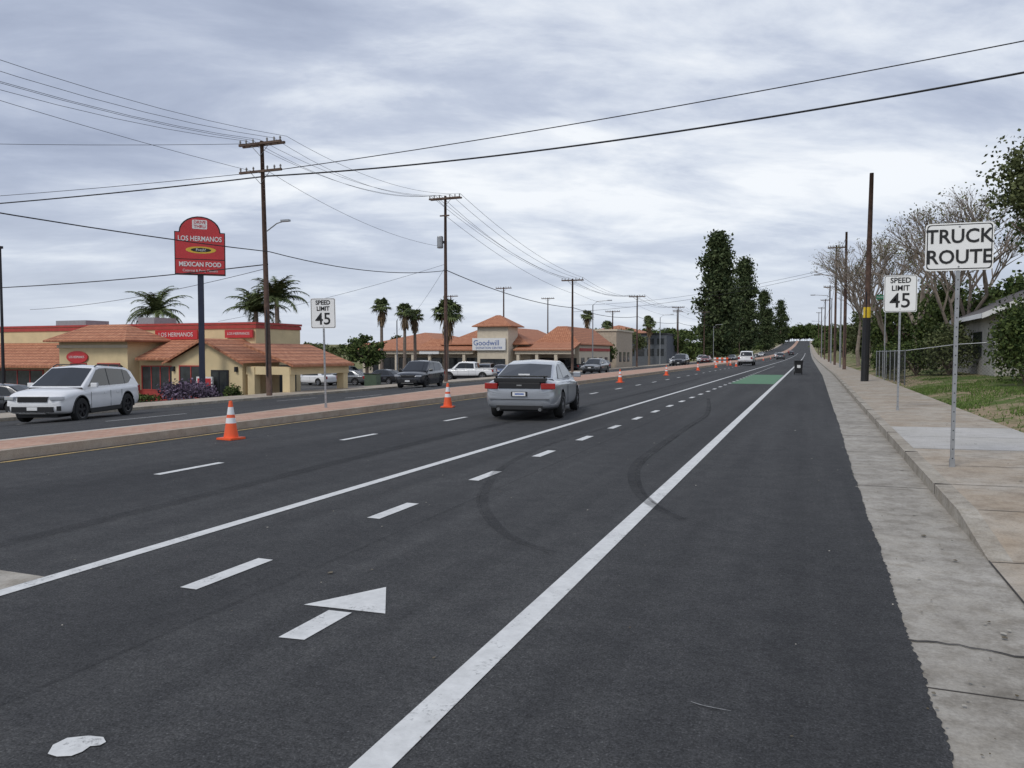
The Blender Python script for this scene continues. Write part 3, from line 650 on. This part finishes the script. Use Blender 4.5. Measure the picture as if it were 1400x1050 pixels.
# ------------------------------------------------------------ buildings
def window(mb,x0,x1,y,z0,z1,nm=2,fr=RED,arch=False):
    mb.p('windows'); mb.box(x0,x1,y-.03,y+.02,z0,z1,WINGL)
    mb.p('window_frames'); t=.07
    mb.box(x0-t,x0,y-.07,y+.01,z0-t,z1+t,fr); mb.box(x1,x1+t,y-.07,y+.01,z0-t,z1+t,fr)
    mb.box(x0,x1,y-.07,y+.01,z0-t,z0,fr); mb.box(x0,x1,y-.07,y+.01,z1,z1+t,fr)
    for k in range(1,nm): xx=x0+(x1-x0)*k/nm; mb.box(xx-.03,xx+.03,y-.06,y-.032,z0,z1,fr)
mb=MB(); B=-1.75; T='roof_tile'
mb.p('walls'); mb.box(-62,-33,40,44.6,B,3.45,YEL)
mb.box(-62,-46.3,37.6,39.998,B,.75,YEL); mb.box(-46.3,-40.3,36.7,39.998,B,2.4,YEL); mb.box(-40.298,-36.6,37.6,39.998,B,1.2,YEL)
mb.prism([(-36.6,B),(-31.2,B),(-31.2,1.15),(-33.9,2.35),(-36.6,1.15)],36.6,39.996,YEL)
mb.p('trim'); mb.box(-62.06,-32.94,39.93,44.66,3.2,3.42,RED); mb.box(-62.1,-32.9,39.9,44.7,3.46,3.60,RED)
mb.box(-36.64,-31.16,36.55,36.59,B,-.95,RED); mb.box(-40.3,-36.65,37.55,37.59,B,-.75,RED); mb.box(-46.34,-40.26,36.65,36.69,B,-1.0,RED); mb.box(-62,-46.36,37.55,37.59,B,-1.0,RED)
mb.box(-46.4,-40.2,36.6,36.68,1.95,2.15,CREAM)
mb.p('roof'); mb.shed(-62,-46.5,36.9,39.97,.75,2.35,T); mb.hip(-46.9,-39.7,36.0,39.9,2.45,3.5,T); mb.shed(-39.9,-36.2,36.9,39.97,1.3,2.55,T)
mb.add([(-37.0,36.2,1.02),(-33.9,36.2,2.5),(-30.8,36.2,1.02),(-37.0,39.98,1.02),(-33.9,39.98,2.5),(-30.8,39.98,1.02),(-37.0,36.2,.88),(-33.9,36.2,2.34),(-30.8,36.2,.88)],[(0,1,4,3),(1,2,5,4),(0,6,7,1),(1,7,8,2)],T)
mb.add([(-31.1,36.6,2.2),(-27.6,36.6,.95),(-27.6,43,.95),(-31.1,43,2.2),(-31.1,36.6,2.05),(-27.6,36.6,.8),(-27.6,43,.8),(-31.1,43,2.05)],[(0,1,2,3),(4,7,6,5),(0,4,5,1),(1,5,6,2)],T)
mb.p('porch'); 
for x,y in ((-28.2,37),(-28.2,42.5),(-30.7,37)): mb.box(x-.25,x+.25,y-.25,y+.25,B,.8,YEL)
mb.box(-31.1,-27.9,36.8,37.2,.35,.82,YEL); mb.box(-28.4,-27.9,37.21,42.8,.35,.8,YEL); mb.p('dark_opening'); mb.box(-32.99,-32.9,40.2,44,B,.8,BLK)
window(mb,-45.2,-43.9,36.7,-.6,.9,2); window(mb,-42.8,-41.0,36.7,-.6,.9,2); window(mb,-40.0,-37.0,37.6,-.7,.75,4); window(mb,-35.9,-34.2,36.6,-.8,.8,2); window(mb,-60,-57,37.6,-.7,.4,3); window(mb,-54,-49,37.6,-.7,.4,4)
mb.p('door'); mb.box(-33.5,-32.2,36.54,36.62,B,.6,DKMET); mb.box(-33.4,-32.9,36.52,36.54,-1.2,.5,WINGL); mb.box(-32.8,-32.3,36.52,36.54,-1.2,.5,WINGL)
mb.p('menu_board'); mb.box(-34.3,-33.1,36.2,36.3,-1.0,.2,WHT); mb.box(-34.2,-33.2,36.18,36.199,-.9,.1,SIGNRED)
mb.p('sign_boards'); mb.box(-41.2,-37.6,39.80,39.92,2.52,3.15,SIGNRED); mb.box(-35.3,-33.1,39.80,39.92,2.6,3.12,SIGNRED)
mb.prism([(-44.6+.95*math.cos(a),1.35+.40*math.sin(a)) for a in np.linspace(0,2*math.pi,24,endpoint=False)],36.6,36.66,SIGNRED)
mb.p('roof_units'); mb.box(-52,-49,41,43,3.6,4.0,GALV); mb.box(-44,-42.5,41,43,3.6,4.1,GALV)
mb.p('door_lights')
for x in (-46,-40.7,-36.4,-31.6): mb.box(x-.08,x+.08,36.45,36.6,.5,.8,DKMET)
o=mb.build('restaurant_building')
text(o,'LOS HERMANOS',(-39.4,39.78,2.83),.40,WHT); text(o,'LOS HERMANOS',(-34.2,39.78,2.86),.24,WHT); text(o,'LOS HERMANOS',(-44.6,36.58,1.35),.22,WHT,sx=.85)

mb=MB(); mb.p('walls')
mb.box(-60,-47,97,115,B,2.6,CREAM); mb.box(-47,-34.5,96,115.5,B,2.7,CREAM); mb.box(-41,-36.6,93.5,97,B,5.1,CREAM); mb.box(-34.49,-28.6,99,116,B,2.7,CREAM)
mb.p('roof'); mb.hip(-60.5,-46.8,96,116,2.72,4.7,T); mb.hip(-47.2,-34.3,95,116,2.85,5.2,T,.7); mb.hip(-41.6,-36,93,98,5.2,6.7,T); mb.hip(-34.8,-28.2,98,117,2.85,5.3,T,.8)
mb.hip(-51,-45,94.5,98,2.0,3.6,T); mb.hip(-32.5,-29.5,96.8,99.5,2.3,3.4,T)
mb.p('columns')
for x in np.arange(-59,-28,2.6): mb.box(x-.2,x+.2,94.4,94.8,B,1.7,CREAM)
mb.box(-60,-42,94.3,95,1.5,2.2,CREAM); mb.box(-36,-28,94.3,95,1.5,2.2,CREAM); mb.shed(-60.3,-41.5,94,96.4,2.1,3.1,T); mb.shed(-36.1,-28.0,94,98,2.1,3.1,T)
window(mb,-59,-48,97,-1.2,.9,8,DKMET); window(mb,-46.5,-41.2,96,-1.2,.9,4,DKMET); window(mb,-40.5,-37.1,93.5,-1.2,.8,3,DKMET); window(mb,-34,-29,99,-1.2,.9,5,DKMET)
mb.p('side_windows')
for y in np.arange(100,115,3.2): mb.box(-28.6,-28.55,y,y+1.6,-1.0,1.0,WINGL); 
mb.box(-28.62,-28.5,99.2,115.8,1.9,2.3,RED)
mb.p('sign_board'); mb.box(-41.6,-36.9,93.2,93.4,2.0,3.6,WHT); mb.box(-50,-47,94.1,94.25,1.5,2.1,WHT)
o=mb.build('shopping_plaza_building'); text(o,'Goodwill',(-39.6,93.18,2.95),1.0,BLUE); text(o,'DONATION CENTER',(-39.2,93.18,2.3),.4,BLUE)

mb=MB(); mb.p('walls'); mb.box(-48,-29.5,172,190,-1.5,5.8,GREY); mb.p('windows')
for i in range(8):
    x=-47+i*2.2; mb.box(x,x+1.5,171.93,172.0,1.0,2.6,WINGL); mb.box(x,x+1.5,171.93,172.0,3.6,4.9,WINGL)
mb.p('parapet'); mb.box(-48.2,-29.3,171.8,190.2,5.81,6.1,DKMET); mb.build('grey_office_building')
mb=MB(); mb.p('walls'); mb.box(-33,-29,122,134,-1.5,5.2,TAN); mb.p('roof'); mb.box(-33.2,-28.8,121.8,134.2,5.21,5.5,CREAM); mb.p('windows'); mb.box(-32.2,-31.2,121.94,122,.2,1.8,WINGL); mb.box(-30.6,-29.7,121.94,122,.2,1.8,WINGL)
for y in (124,127,130): mb.box(-29,-28.94,y,y+1.5,.2,1.8,WINGL)
mb.build('tan_building')
mb=MB(); mb.p('walls'); mb.box(-75,-56,130,145,-1.7,2.3,M('wall_offwhite',(.5,.48,.44),.9)); mb.p('roof'); mb.hip(-76,-55,129,146,2.4,4.2,GREY); window(mb,-70,-60,130,-.5,1.2,5,DKMET); mb.build('shop_building')
mb=MB(); mb.p('walls'); mb.box(-58,-42,205,225,0,7,CREAM); mb.p('roof'); mb.hip(-59,-41,204,226,7.1,9.5,T); window(mb,-55,-45,205,1,3,5,DKMET); mb.build('shop_building')
mb=MB(); HW=M('house_wall',(.42,.40,.36),.9); HR=M('shingle_roof',(.12,.11,.105),.95,var=.25,scale=6)
mb.p('walls'); mb.prism([(8.2,.3),(18,.3),(18,3.6),(13.1,5.7),(8.2,3.6)],42,54,HW)
mb.p('roof'); mb.add([(7.5,41.3,3.45),(13.1,41.3,5.9),(18.7,41.3,3.45),(7.5,55,3.45),(13.1,55,5.9),(18.7,55,3.45),(7.5,41.3,3.25),(13.1,41.3,5.72),(18.7,41.3,3.25)],[(0,1,4,3),(1,2,5,4)],HR)
mb.p('fascia'); mb.add([(7.5,41.29,3.47),(13.1,41.29,5.92),(13.1,41.29,5.65),(7.5,41.29,3.22)],[(0,1,2,3)],WHT); mb.add([(7.49,41.3,3.25),(7.49,55,3.25),(7.49,55,3.47),(7.49,41.3,3.47)],[(0,1,2,3)],WHT)
window(mb,9.2,10.6,42,1.4,2.7,2,WHT); window(mb,12.5,14.5,42,1.4,2.7,2,WHT); mb.p('side_window'); mb.box(8.15,8.2,45,47,1.4,2.7,WINGL); mb.p('chimney'); mb.box(11,11.9,47,48,4.5,6.6,M('chimney_brick',(.28,.12,.08),.9)); mb.build('house')
for x0,y0,w,l,h in [(9,70,9,12,3.4),(8,100,10,14,3.6),(9,140,9,12,3.6)]:
    mb=MB(); z0=g(x0,y0)-.3; mb.p('walls'); mb.prism([(x0,z0),(x0+w,z0),(x0+w,z0+h),(x0+w/2,z0+h+1.9),(x0,z0+h)],y0,y0+l,M('house_tan',(.40,.34,.27),.9))
    mb.p('roof'); mb.add([(x0-.6,y0-.5,z0+h-.15),(x0+w/2,y0-.5,z0+h+2.1),(x0+w+.6,y0-.5,z0+h-.15),(x0-.6,y0+l+.5,z0+h-.15),(x0+w/2,y0+l+.5,z0+h+2.1),(x0+w+.6,y0+l+.5,z0+h-.15)],[(0,1,4,3),(1,2,5,4)],HR)
    window(mb,x0+1,x0+2.5,y0,z0+1.2,z0+2.5,2,WHT); mb.build('house')
mb=MB(); mb.p('posts')
def fence(xa,ya,xb,yb,h=1.55,gap=2.2):
    L=math.hypot(xb-xa,yb-ya); n=max(1,round(L/gap)); 
    P=lambda t:(xa+(xb-xa)*t,ya+(yb-ya)*t)
    mb.p('posts')
    for i in range(n+1): x,y=P(i/n); z=g(x,y); mb.tube([(x,y,z-.2),(x,y,z+h+.05)],.03,GALV,8)
    for i in range(n):
        x,y=P(i/n);x2,y2=P((i+1)/n); mb.tube([(x,y,g(x,y)+h),(x2,y2,g(x2,y2)+h)],.02,GALV,6)
    mb.p('mesh'); k=int(L/.14)
    for i in range(-11,k):
        for d in (1,-1):
            t0=i*.14; t1=t0+h
            if d<0: t0,t1=t1,t0
            ta=max(0,min(L,t0));tb=max(0,min(L,t1))
            if abs(ta-tb)<.05: continue
            za=h*(ta-t0)/(t1-t0) ; zb_=h*(tb-t0)/(t1-t0)
            xa_,ya_=P(ta/L);xb_,yb_=P(tb/L)
            mb.tube([(xa_,ya_,g(xa_,ya_)+za),(xb_,yb_,g(xb_,yb_)+zb_)],.003,DKMET,3,False)
fence(4.2,40,8.2,38.5); fence(4.2,40,4.2,56); fence(8.2,38.5,12,36)
mb.build('chain_link_fence')
mb=MB(); mb.p('bin'); mb.add([(-.24,-.28,.08),(.24,-.28,.08),(.24,.24,.08),(-.24,.24,.08),(-.3,-.36,1.0),(.3,-.36,1.0),(.3,.34,1.0),(-.3,.34,1.0)],[(0,3,2,1),(0,1,5,4),(1,2,6,5),(2,3,7,6),(3,0,4,7)],BLK)
mb.p('lid'); mb.box(-.33,.33,-.40,.38,1.0,1.06,BLK); mb.p('wheels')
for s in (-.27,.27): mb.lathe([(.001,-.03),(.12,-.03),(.12,.03),(.001,.03)],RUB,12,(s,.27,.12),'X')
mb.p('label'); mb.box(-.12,.12,-.345,-.34,.5,.72,WHT); mb.build('wheelie_bin',(-.70,62,0.0),R(5))
mb=MB(); mb.p('cabinet'); mb.box(-.5,.5,-.3,.3,0,1.1,M('cabinet_green',(.08,.12,.08),.6)); mb.box(-.55,.55,-.35,.35,1.1,1.15,DKMET); mb.build('utility_cabinet',(-29.3,48,g(-29.3,48)),bevel=.01)

# ------------------------------------------------------------ vegetation
def fan_palm(name,x,y,ztop,cr=1.6,lean=0,skirt=True,n=60,z0=None,droop=.3):
    z0=g(x,y)-.1 if z0 is None else z0; H=ztop-z0-cr*.8; mb=MB(); mb.p('trunk')
    mb.tube([(0,0,0),(lean*.3,0,H*.3),(lean*.7,0,H*.7),(lean,0,H)],[.30,.22,.19,.20],PBARK,9)
    for k in range(n):
        el=random.uniform(-.35,1.35); az=random.uniform(0,2*math.pi); L=cr*random.uniform(.7,1.15)
        d=Vector((math.cos(az)*math.cos(el),math.sin(az)*math.cos(el),math.sin(el)))
        o=Vector((lean,0,H)); a=o+d*L*.4; s=d.cross(Vector((0,0,1))); s=s.normalized() if s.length>.01 else Vector((1,0,0)); u=s.cross(d)
        mb.p('fronds'); mb.tube([o,a],.02,'palm_leaf',3,False)
        m_=11
        for j in range(m_):
            t=(j/(m_-1)-.5)*2.3; dd=(d*math.cos(t)+s*math.sin(t)).normalized()
            e=a+dd*L*.62*(1-.25*abs(t)/1.15); mid=a+dd*L*.35; e.z-=droop*L*random.uniform(.3,1.1)
            wv=dd.cross(u)*.06*cr/1.6*1.4; mb.add([a,mid+wv,e,mid-wv],[(0,1,2,3)],'palm_leaf')
    if skirt:
        mb.p('dead_fronds')
        for k in range(170):
            zz=random.uniform(-1.5,.1)*cr*.9; rr=random.uniform(.15,.55)*cr*(1+zz*.25); az=random.uniform(0,2*math.pi)
            p=Vector((lean+rr*math.cos(az),rr*math.sin(az),H+zz)); q=p+Vector((math.cos(az)*.15,math.sin(az)*.15,-.6*cr/1.6)); wv=Vector((-math.sin(az),math.cos(az),0))*.09
            mb.add([p-wv,p+wv,q+wv*.4,q-wv*.4],[(0,1,2,3)],'dead_palm_leaf')
    return mb.build(name,(x,y,z0))
def queen_palm(x,y,ztop,cr=2.4,z0=None,n=34):
    z0=g(x,y)-.1 if z0 is None else z0; H=ztop-z0-cr*.55; mb=MB(); mb.p('trunk'); mb.tube([(0,0,0),(.1,0,H*.5),(0,0,H)],[.26,.19,.16],PBARK,9)
    mb.p('fronds')
    for k in range(n):
        az=2*math.pi*k/n*2+random.uniform(-.3,.3); el=random.uniform(.0,1.45); L=cr*random.uniform(.8,1.1); P=[]; p=Vector((0,0,H))
        for j in range(13):
            P.append(p.copy()); e=el-1.5*(j/12)**1.5; p=p+Vector((math.cos(az)*math.cos(e),math.sin(az)*math.cos(e),math.sin(e)))*L*1.2/12
        mb.tube(P,.025,'palm_leaf',3,False)
        for j in range(1,13):
            d=(P[j]-P[j-1]).normalized(); s=d.cross(Vector((0,0,1))).normalized()
            for q in (0,.33,.66):
                for sg in (-1,1):
                    a=P[j-1].lerp(P[j],q); ll=.6*math.sin(math.pi*min(.97,j/13+.12))+.14
                    e=a+s*sg*ll*random.uniform(.7,1)+d*.3-Vector((0,0,random.uniform(.0,.5)*ll*1.2)); mb.add([a-d*.045,a+d*.045,e],[(0,1,2)],'palm_leaf')
    return mb.build('palm_tree',(x,y,z0))
queen_palm(-51.5,50,6.5,2.6); queen_palm(-41.2,50,6.2,2.3); queen_palm(-38.4,49,7.0,2.3)
fan_palm('palm_tree',-50.5,85,8.6,1.5); fan_palm('palm_tree',-47.8,86,8.0,1.4,.1); fan_palm('palm_tree',-47.3,88,7.4,1.3,-.1); fan_palm('palm_tree',-39.0,80,7.8,2.1,.2,n=80)
fan_palm('palm_tree',-37.5,135,9.5,1.5); fan_palm('palm_tree',-37.5,150,8.2,1.4); fan_palm('palm_tree',-33,170,9.5,1.8); fan_palm('palm_tree',-45,230,13,1.8); fan_palm('palm_tree',-30,260,15,2)
def crown(mb,cx,cy,cz,rx,ry,rz,nclump,per,size,mat,clr=.28):
    C=[]
    for k in range(nclump):
        v=np.random.normal(size=3); v/=np.linalg.norm(v); r=np.random.uniform(.35,1)**.6
        c=np.array([cx,cy,cz])+v*r*np.array([rx,ry,rz])*np.random.uniform(.85,1.12)
        C.append(c+np.random.normal(size=(per,3))*np.array([rx,ry,rz*.8])*clr*.5*np.random.uniform(.6,1.3))
    mb.leaves(np.concatenate(C),size,mat)
def limbs(mb,h,r,sp,n=7,mat=None):
    mb.p('trunk'); mb.tube([(0,0,0),(.05,0,h*.4),(-.05,.05,h*.75)],[r,r*.75,r*.5],BARK,9)
    for k in range(n):
        az=2*math.pi*k/n+random.uniform(-.3,.3); z=h*random.uniform(.35,.7); p=Vector((0,0,z)); q=p+Vector((math.cos(az)*sp*.5,math.sin(az)*sp*.5,h*.22)); e=p+Vector((math.cos(az)*sp*.9,math.sin(az)*sp*.9,h*.4))
        mb.tube([p,q,e],[r*.4,r*.25,r*.08],BARK,5)
def tree(name,x,y,z0,H,rx,rz,mat,ncl=45,per=60,size=.22,zc=.65,clr=.28):
    mb=MB(); limbs(mb,H*.8,.16+H*.012,rx); mb.p('foliage'); crown(mb,0,0,H*zc,rx,rx,rz,ncl,per,size,mat,clr); return mb.build(name,(x,y,z0))
def conifer(x,y,H,rad,seed,z0=None,ncl=170):
    random.seed(seed); np.random.seed(seed); z0=g(x,y)-.2 if z0 is None else z0
    mb=MB(); mb.p('trunk'); mb.tube([(0,0,0),(.2,0,H*.5),(0,0,H*.97)],[H*.018,H*.012,H*.003],BARK,8)
    C=[]; 
    for k in range(ncl):
        t=random.uniform(.06,1); prof=(math.sin(min(1,t*2.6)*math.pi/2)*(1-t)**.5*1.15+.05)*(.88+.2*math.sin(t*23+seed))
        az=random.uniform(0,2*math.pi); rr=rad*prof*random.uniform(.3,1.12); c=Vector((rr*math.cos(az),rr*math.sin(az),H*t))
        mb.p('branches'); mb.tube([(0,0,max(0,H*t-rr*.35)),c],[H*.003,H*.001],BARK,4,False)
        sz=random.uniform(.45,1.15)*rad*.20
        C.append(np.array(c)+np.random.normal(size=(55,3))*np.array([sz,sz,sz*.8]))
    mb.p('foliage'); mb.leaves(np.concatenate(C),rad*.09,'pine_leaf',1.8); return mb.build('pine_tree',(x,y,z0))
conifer(-27.2,252,40,6.6,3,ncl=300); conifer(-27.5,362,43,6.8,4,ncl=260); conifer(-28.5,300,30,4.8,9,ncl=180); conifer(-27.6,530,39,6.8,6,ncl=200); conifer(-27.6,600,30,5.5,5,ncl=150); conifer(-28,860,46,9,7)
conifer(-32,420,27,5,21,ncl=120)
random.seed(5); np.random.seed(5)
tree('tree',-46.5,75,-1.55,5.2,2.3,1.7,'green_leaf',50,55,.22); tree('tree',-62,110,-1.6,6,2.6,2,'green_leaf',40,50,.25)
tree('tree',-33,150,-1.2,8,3.2,2.6,'olive_leaf',45,55,.3); tree('tree',-30,185,-1.2,9,4,3,'green_leaf',50,55,.35)
tree('tree',-30.2,118,-1.3,5,1.8,1.6,'green_leaf',35,50,.22)
def bush(name,x,y,rx,ry,h,mat,n=1400,size=.1,z0=None):
    z0=g(x,y) if z0 is None else z0; mb=MB(); mb.p('stems')
    for k in range(14): a=random.uniform(0,6.28); mb.tube([(0,0,-.05),(rx*.6*math.cos(a),ry*.6*math.sin(a),h*.6)],[.03,.01],BARK,4)
    mb.p('foliage'); C=[]
    for k in range(max(10,n//40)):
        a=random.uniform(0,6.28); r=random.uniform(0,1)**.5*.85; hh=h*(1-.45*r*r)*random.uniform(.35,.9)
        C.append(np.array([rx*r*math.cos(a),ry*r*math.sin(a),hh])+np.random.normal(size=(40,3))*np.array([rx*.12+.05,ry*.12+.05,h*.13]))
    C=np.concatenate(C); C[:,2]=np.abs(C[:,2]); mb.leaves(C,size,mat); return mb.build(name,(x,y,z0))
bush('flowering_bush',-32.9,34.0,1.9,1.0,1.2,'purple_flower',4400,.09)
bush('shrub',-30.2,34.6,.5,.5,.8,'green_leaf',800,.08); bush('hedge',-47,35.5,5,.5,.7,'green_leaf',3200,.12); bush('shrub',-38.5,36.3,1.5,.5,.5,'green_leaf',900,.1)
def mass(name,pts,mat,size=.6,per=45,ncl=14):
    mb=MB()
    for (x,y,r,h) in pts:
        mb.p('trunks'); mb.tube([(x,y,g(x,y)-.2),(x,y,g(x,y)+h*.6)],[.2,.1],BARK,5)
        mb.p('foliage'); crown(mb,x,y,g(x,y)+h*.6,r,r,h*.42,ncl,per,size,mat,.36)
    mb.build(name)
P=[(random.uniform(-75,-29.5),y,random.uniform(2,4.5),random.uniform(4,9)) for y in np.linspace(190,950,100)]
mass('distant_trees',P,'green_leaf')
P=[(random.uniform(6,40),y,random.uniform(2.2,4.5),random.uniform(5,10)) for y in np.linspace(115,950,110)]
mass('distant_trees',P,'green_leaf')
P=[(x,random.uniform(250,420),random.uniform(4,7),random.uniform(5,9)) for x in np.linspace(-420,-60,60)]
mass('distant_trees',P,'olive_leaf',.9,35,10)
P=[(x,random.uniform(1005,1040),random.uniform(9,14),random.uniform(14,20)) for x in list(np.linspace(-300,200,70))+list(np.linspace(-45,20,22))]
mass('distant_trees',P,'green_leaf',1.5,60,14)
def bare(x,y,H,seed,leaf=.35,z0=None,dep=6):
    random.seed(seed); mb=MB(); C=[]
    def rec(p,d,L,r,dep):
        q=p+d*L*.5+Vector((random.uniform(-1,1),random.uniform(-1,1),0))*L*.05; e=p+d*L
        mb.p('branches'); mb.tube([p,q,e],[r,r*.85,max(.009,r*.68)],BBARK,6 if dep>4 else 3,False)
        if dep==0:
            if random.random()<leaf: C.append(np.array(e)+np.random.normal(size=(6,3))*.16)
            return
        for k in range(3 if random.random()<.6 else 2):
            nd=(d+Vector((random.uniform(-1,1),random.uniform(-1,1),random.uniform(-.45,.75)))*.60).normalized()
            rec(e,nd,L*random.uniform(.66,.86),r*.66,dep-1)
    rec(Vector((0,0,0)),Vector((0,0,1)),H*.22,H*.016,dep)
    if C: mb.p('foliage'); mb.leaves(np.concatenate(C),.08,'twig_leaf')
    return mb.build('bare_tree',(x,y,g(x,y)-.1 if z0 is None else z0))
bare(6.6,57,13.0,3,.2,dep=7); bare(8.4,50,11.5,9,.2,dep=7); bare(5.0,76,14.5,12,.2,dep=7); bare(10.5,58,12,15,.3); bare(6.5,100,15,18); bare(5.2,62,12.0,27,.2); bare(4.9,88,15,31,.2); bare(7.4,48,10,44,.2)
random.seed(9); np.random.seed(9)
tree('tree',9.15,30.5,.6,8.9,3.1,2.3,'olive_leaf',300,120,.095,.74,.24); tree('tree',11.4,35,.7,10,3.6,3.0,'green_leaf',160,110,.13,.7,.26)
tree('tree',8.0,52,.6,5.6,2.3,2.2,'green_leaf',110,100,.12,.52); tree('tree',6.4,66,.6,5.6,2.3,2.3,'green_leaf',80,90,.15,.52); tree('tree',12.5,56,.6,6.5,2.6,2.5,'green_leaf',70,80,.17,.55)
tree('tree',5.8,92,.5,6.5,2.4,2.7,'olive_leaf',60,70,.2,.52); tree('tree',11,80,.5,7.5,3.0,2.8,'olive_leaf',70,70,.22,.6)
bush('shrub',7.1,31.5,1.1,1.0,3.0,'green_leaf',7000,.08); bush('shrub',8.3,35,1.5,1.2,3.3,'green_leaf',7500,.09); bush('shrub',5.6,48,1.4,1.0,2.0,'green_leaf',3500,.09); bush('shrub',5.0,58,1,1.6,2.0,'green_leaf',2800,.11); bush('shrub',6.9,46,1.3,1,2.6,'olive_leaf',4000,.09)
mb=MB(); vs=[];fs=[]
for k in range(42000):
    y=random.uniform(8.3,44); x=3.55+sh(y)+random.random()**1.2*(1.5+y*.16)
    s=math.sin(x*1.7+y*.55)+math.sin(y*.9-x*.8)+math.sin(y*.23+1)
    if s<.25 and random.random()>.08: continue
    z=g(x,y)-.06; h=random.uniform(.03,.10); a=random.uniform(0,6.28); w=.014
    o_=len(vs); vs+=[(x-w*math.cos(a),y-w*math.sin(a),z),(x+w*math.cos(a),y+w*math.sin(a),z),(x+random.uniform(-.04,.04),y+random.uniform(-.04,.04),z+h)]; fs.append((o_,o_+1,o_+2))
mb.add(vs,fs,'grass_blade'); mb.build('grass')
C=[]
for k in range(900):
    y=random.uniform(1.5,40)
    if random.random()<.6: x=random.uniform(.45,1.26)+sh(y)
    else: x=random.uniform(-10.8,.5)
    C.append((x,y,.004))
for k in range(500): y=random.uniform(8.5,36); x=random.uniform(1.5,3.5)+sh(y); C.append((x,y,.15+(x-1.43)*.0155))
mb=MB(); vs=[];fs=[]
for x,y,z in C:
    n_=5; s=random.uniform(.003,.012)*(2 if random.random()<.06 else 1); o_=len(vs)
    for k in range(n_): t=6.283*k/n_+random.uniform(-.3,.3); vs.append((x+s*math.cos(t),y+s*math.sin(t)*1.4,z+.003+random.uniform(0,.004)))
    fs.append(tuple(range(o_,o_+n_)))
mb.add(vs,fs,'litter_bits'); mb.build('litter')

# ------------------------------------------------------------ world / light / camera
w=bpy.data.worlds.new('World'); sc.world=w; w.use_nodes=True; nt=w.node_tree; nt.nodes.clear()
out=N(nt,'ShaderNodeOutputWorld'); bg1=N(nt,'ShaderNodeBackground'); bg2=N(nt,'ShaderNodeBackground'); ms=N(nt,'ShaderNodeMixShader')
sky=N(nt,'ShaderNodeTexSky'); sky.sky_type='NISHITA'; sky.sun_disc=False; sky.sun_elevation=R(48); sky.sun_rotation=R(200)
nt.links.new(sky.outputs[0],bg1.inputs[0]); bg1.inputs[1].default_value=.10
tc=N(nt,'ShaderNodeTexCoord'); sp=N(nt,'ShaderNodeSeparateXYZ'); nt.links.new(tc.outputs['Generated'],sp.inputs[0])
def math_(op,a,b_=None):
    n=N(nt,'ShaderNodeMath',operation=op)
    for i,s in enumerate((a,b_)):
        if s is None: continue
        if isinstance(s,(int,float)): n.inputs[i].default_value=s
        else: nt.links.new(s,n.inputs[i])
    return n.outputs[0]
z=math_('MAXIMUM',sp.outputs[2],0.0); zz=math_('ADD',z,.20)
cb=N(nt,'ShaderNodeCombineXYZ'); nt.links.new(math_('DIVIDE',sp.outputs[0],zz),cb.inputs[0]); nt.links.new(math_('DIVIDE',sp.outputs[1],zz),cb.inputs[1])
rot=N(nt,'ShaderNodeMapping'); rot.inputs['Rotation'].default_value=(0,0,R(-28)); rot.inputs['Location'].default_value=(3.1,1.7,0); nt.links.new(cb.outputs[0],rot.inputs['Vector'])
n1=noise(nt,.62,5,.5,rot.outputs[0],(.62,1.25,1)); n1.inputs['Distortion'].default_value=.4
n2=noise(nt,2.1,9,.6,rot.outputs[0],(.7,1.25,1)); n2.inputs['Distortion'].default_value=.25
f=mix(nt,.44,n1.outputs[0],n2.outputs[0])
cl=ramp(nt,f,[(.38,(.345,.395,.52)),(.45,(.43,.485,.615)),(.505,(.54,.595,.715)),(.55,(.70,.75,.84)),(.61,(.90,.93,.97))]).outputs[0]
hz=ramp(nt,z,[(0,(.72,.72,.72)),(.07,(.45,.45,.45)),(.20,(.0,.0,.0))]).outputs[0]
cl=mix(nt,hz,cl,(.70,.755,.84))
nt.links.new(cl,bg2.inputs[0]); bg2.inputs[1].default_value=1.06
ms.inputs[0].default_value=.93; nt.links.new(bg1.outputs[0],ms.inputs[1]); nt.links.new(bg2.outputs[0],ms.inputs[2]); nt.links.new(ms.outputs[0],out.inputs[0])
sd=bpy.data.lights.new('sun','SUN'); sd.energy=1.5; sd.angle=R(16); sd.color=(1,.965,.91); so=bpy.data.objects.new('sun',sd); sc.collection.objects.link(so); so.rotation_euler=(R(42),0,R(-20))
cd=bpy.data.cameras.new('camera'); cd.lens=27.0; cd.sensor_width=36; cd.clip_end=6000; cd.clip_start=.05
co=bpy.data.objects.new('camera',cd); sc.collection.objects.link(co); co.location=(0,0,1.6); co.rotation_euler=(R(90-2.29),0,R(21.1)); sc.camera=co
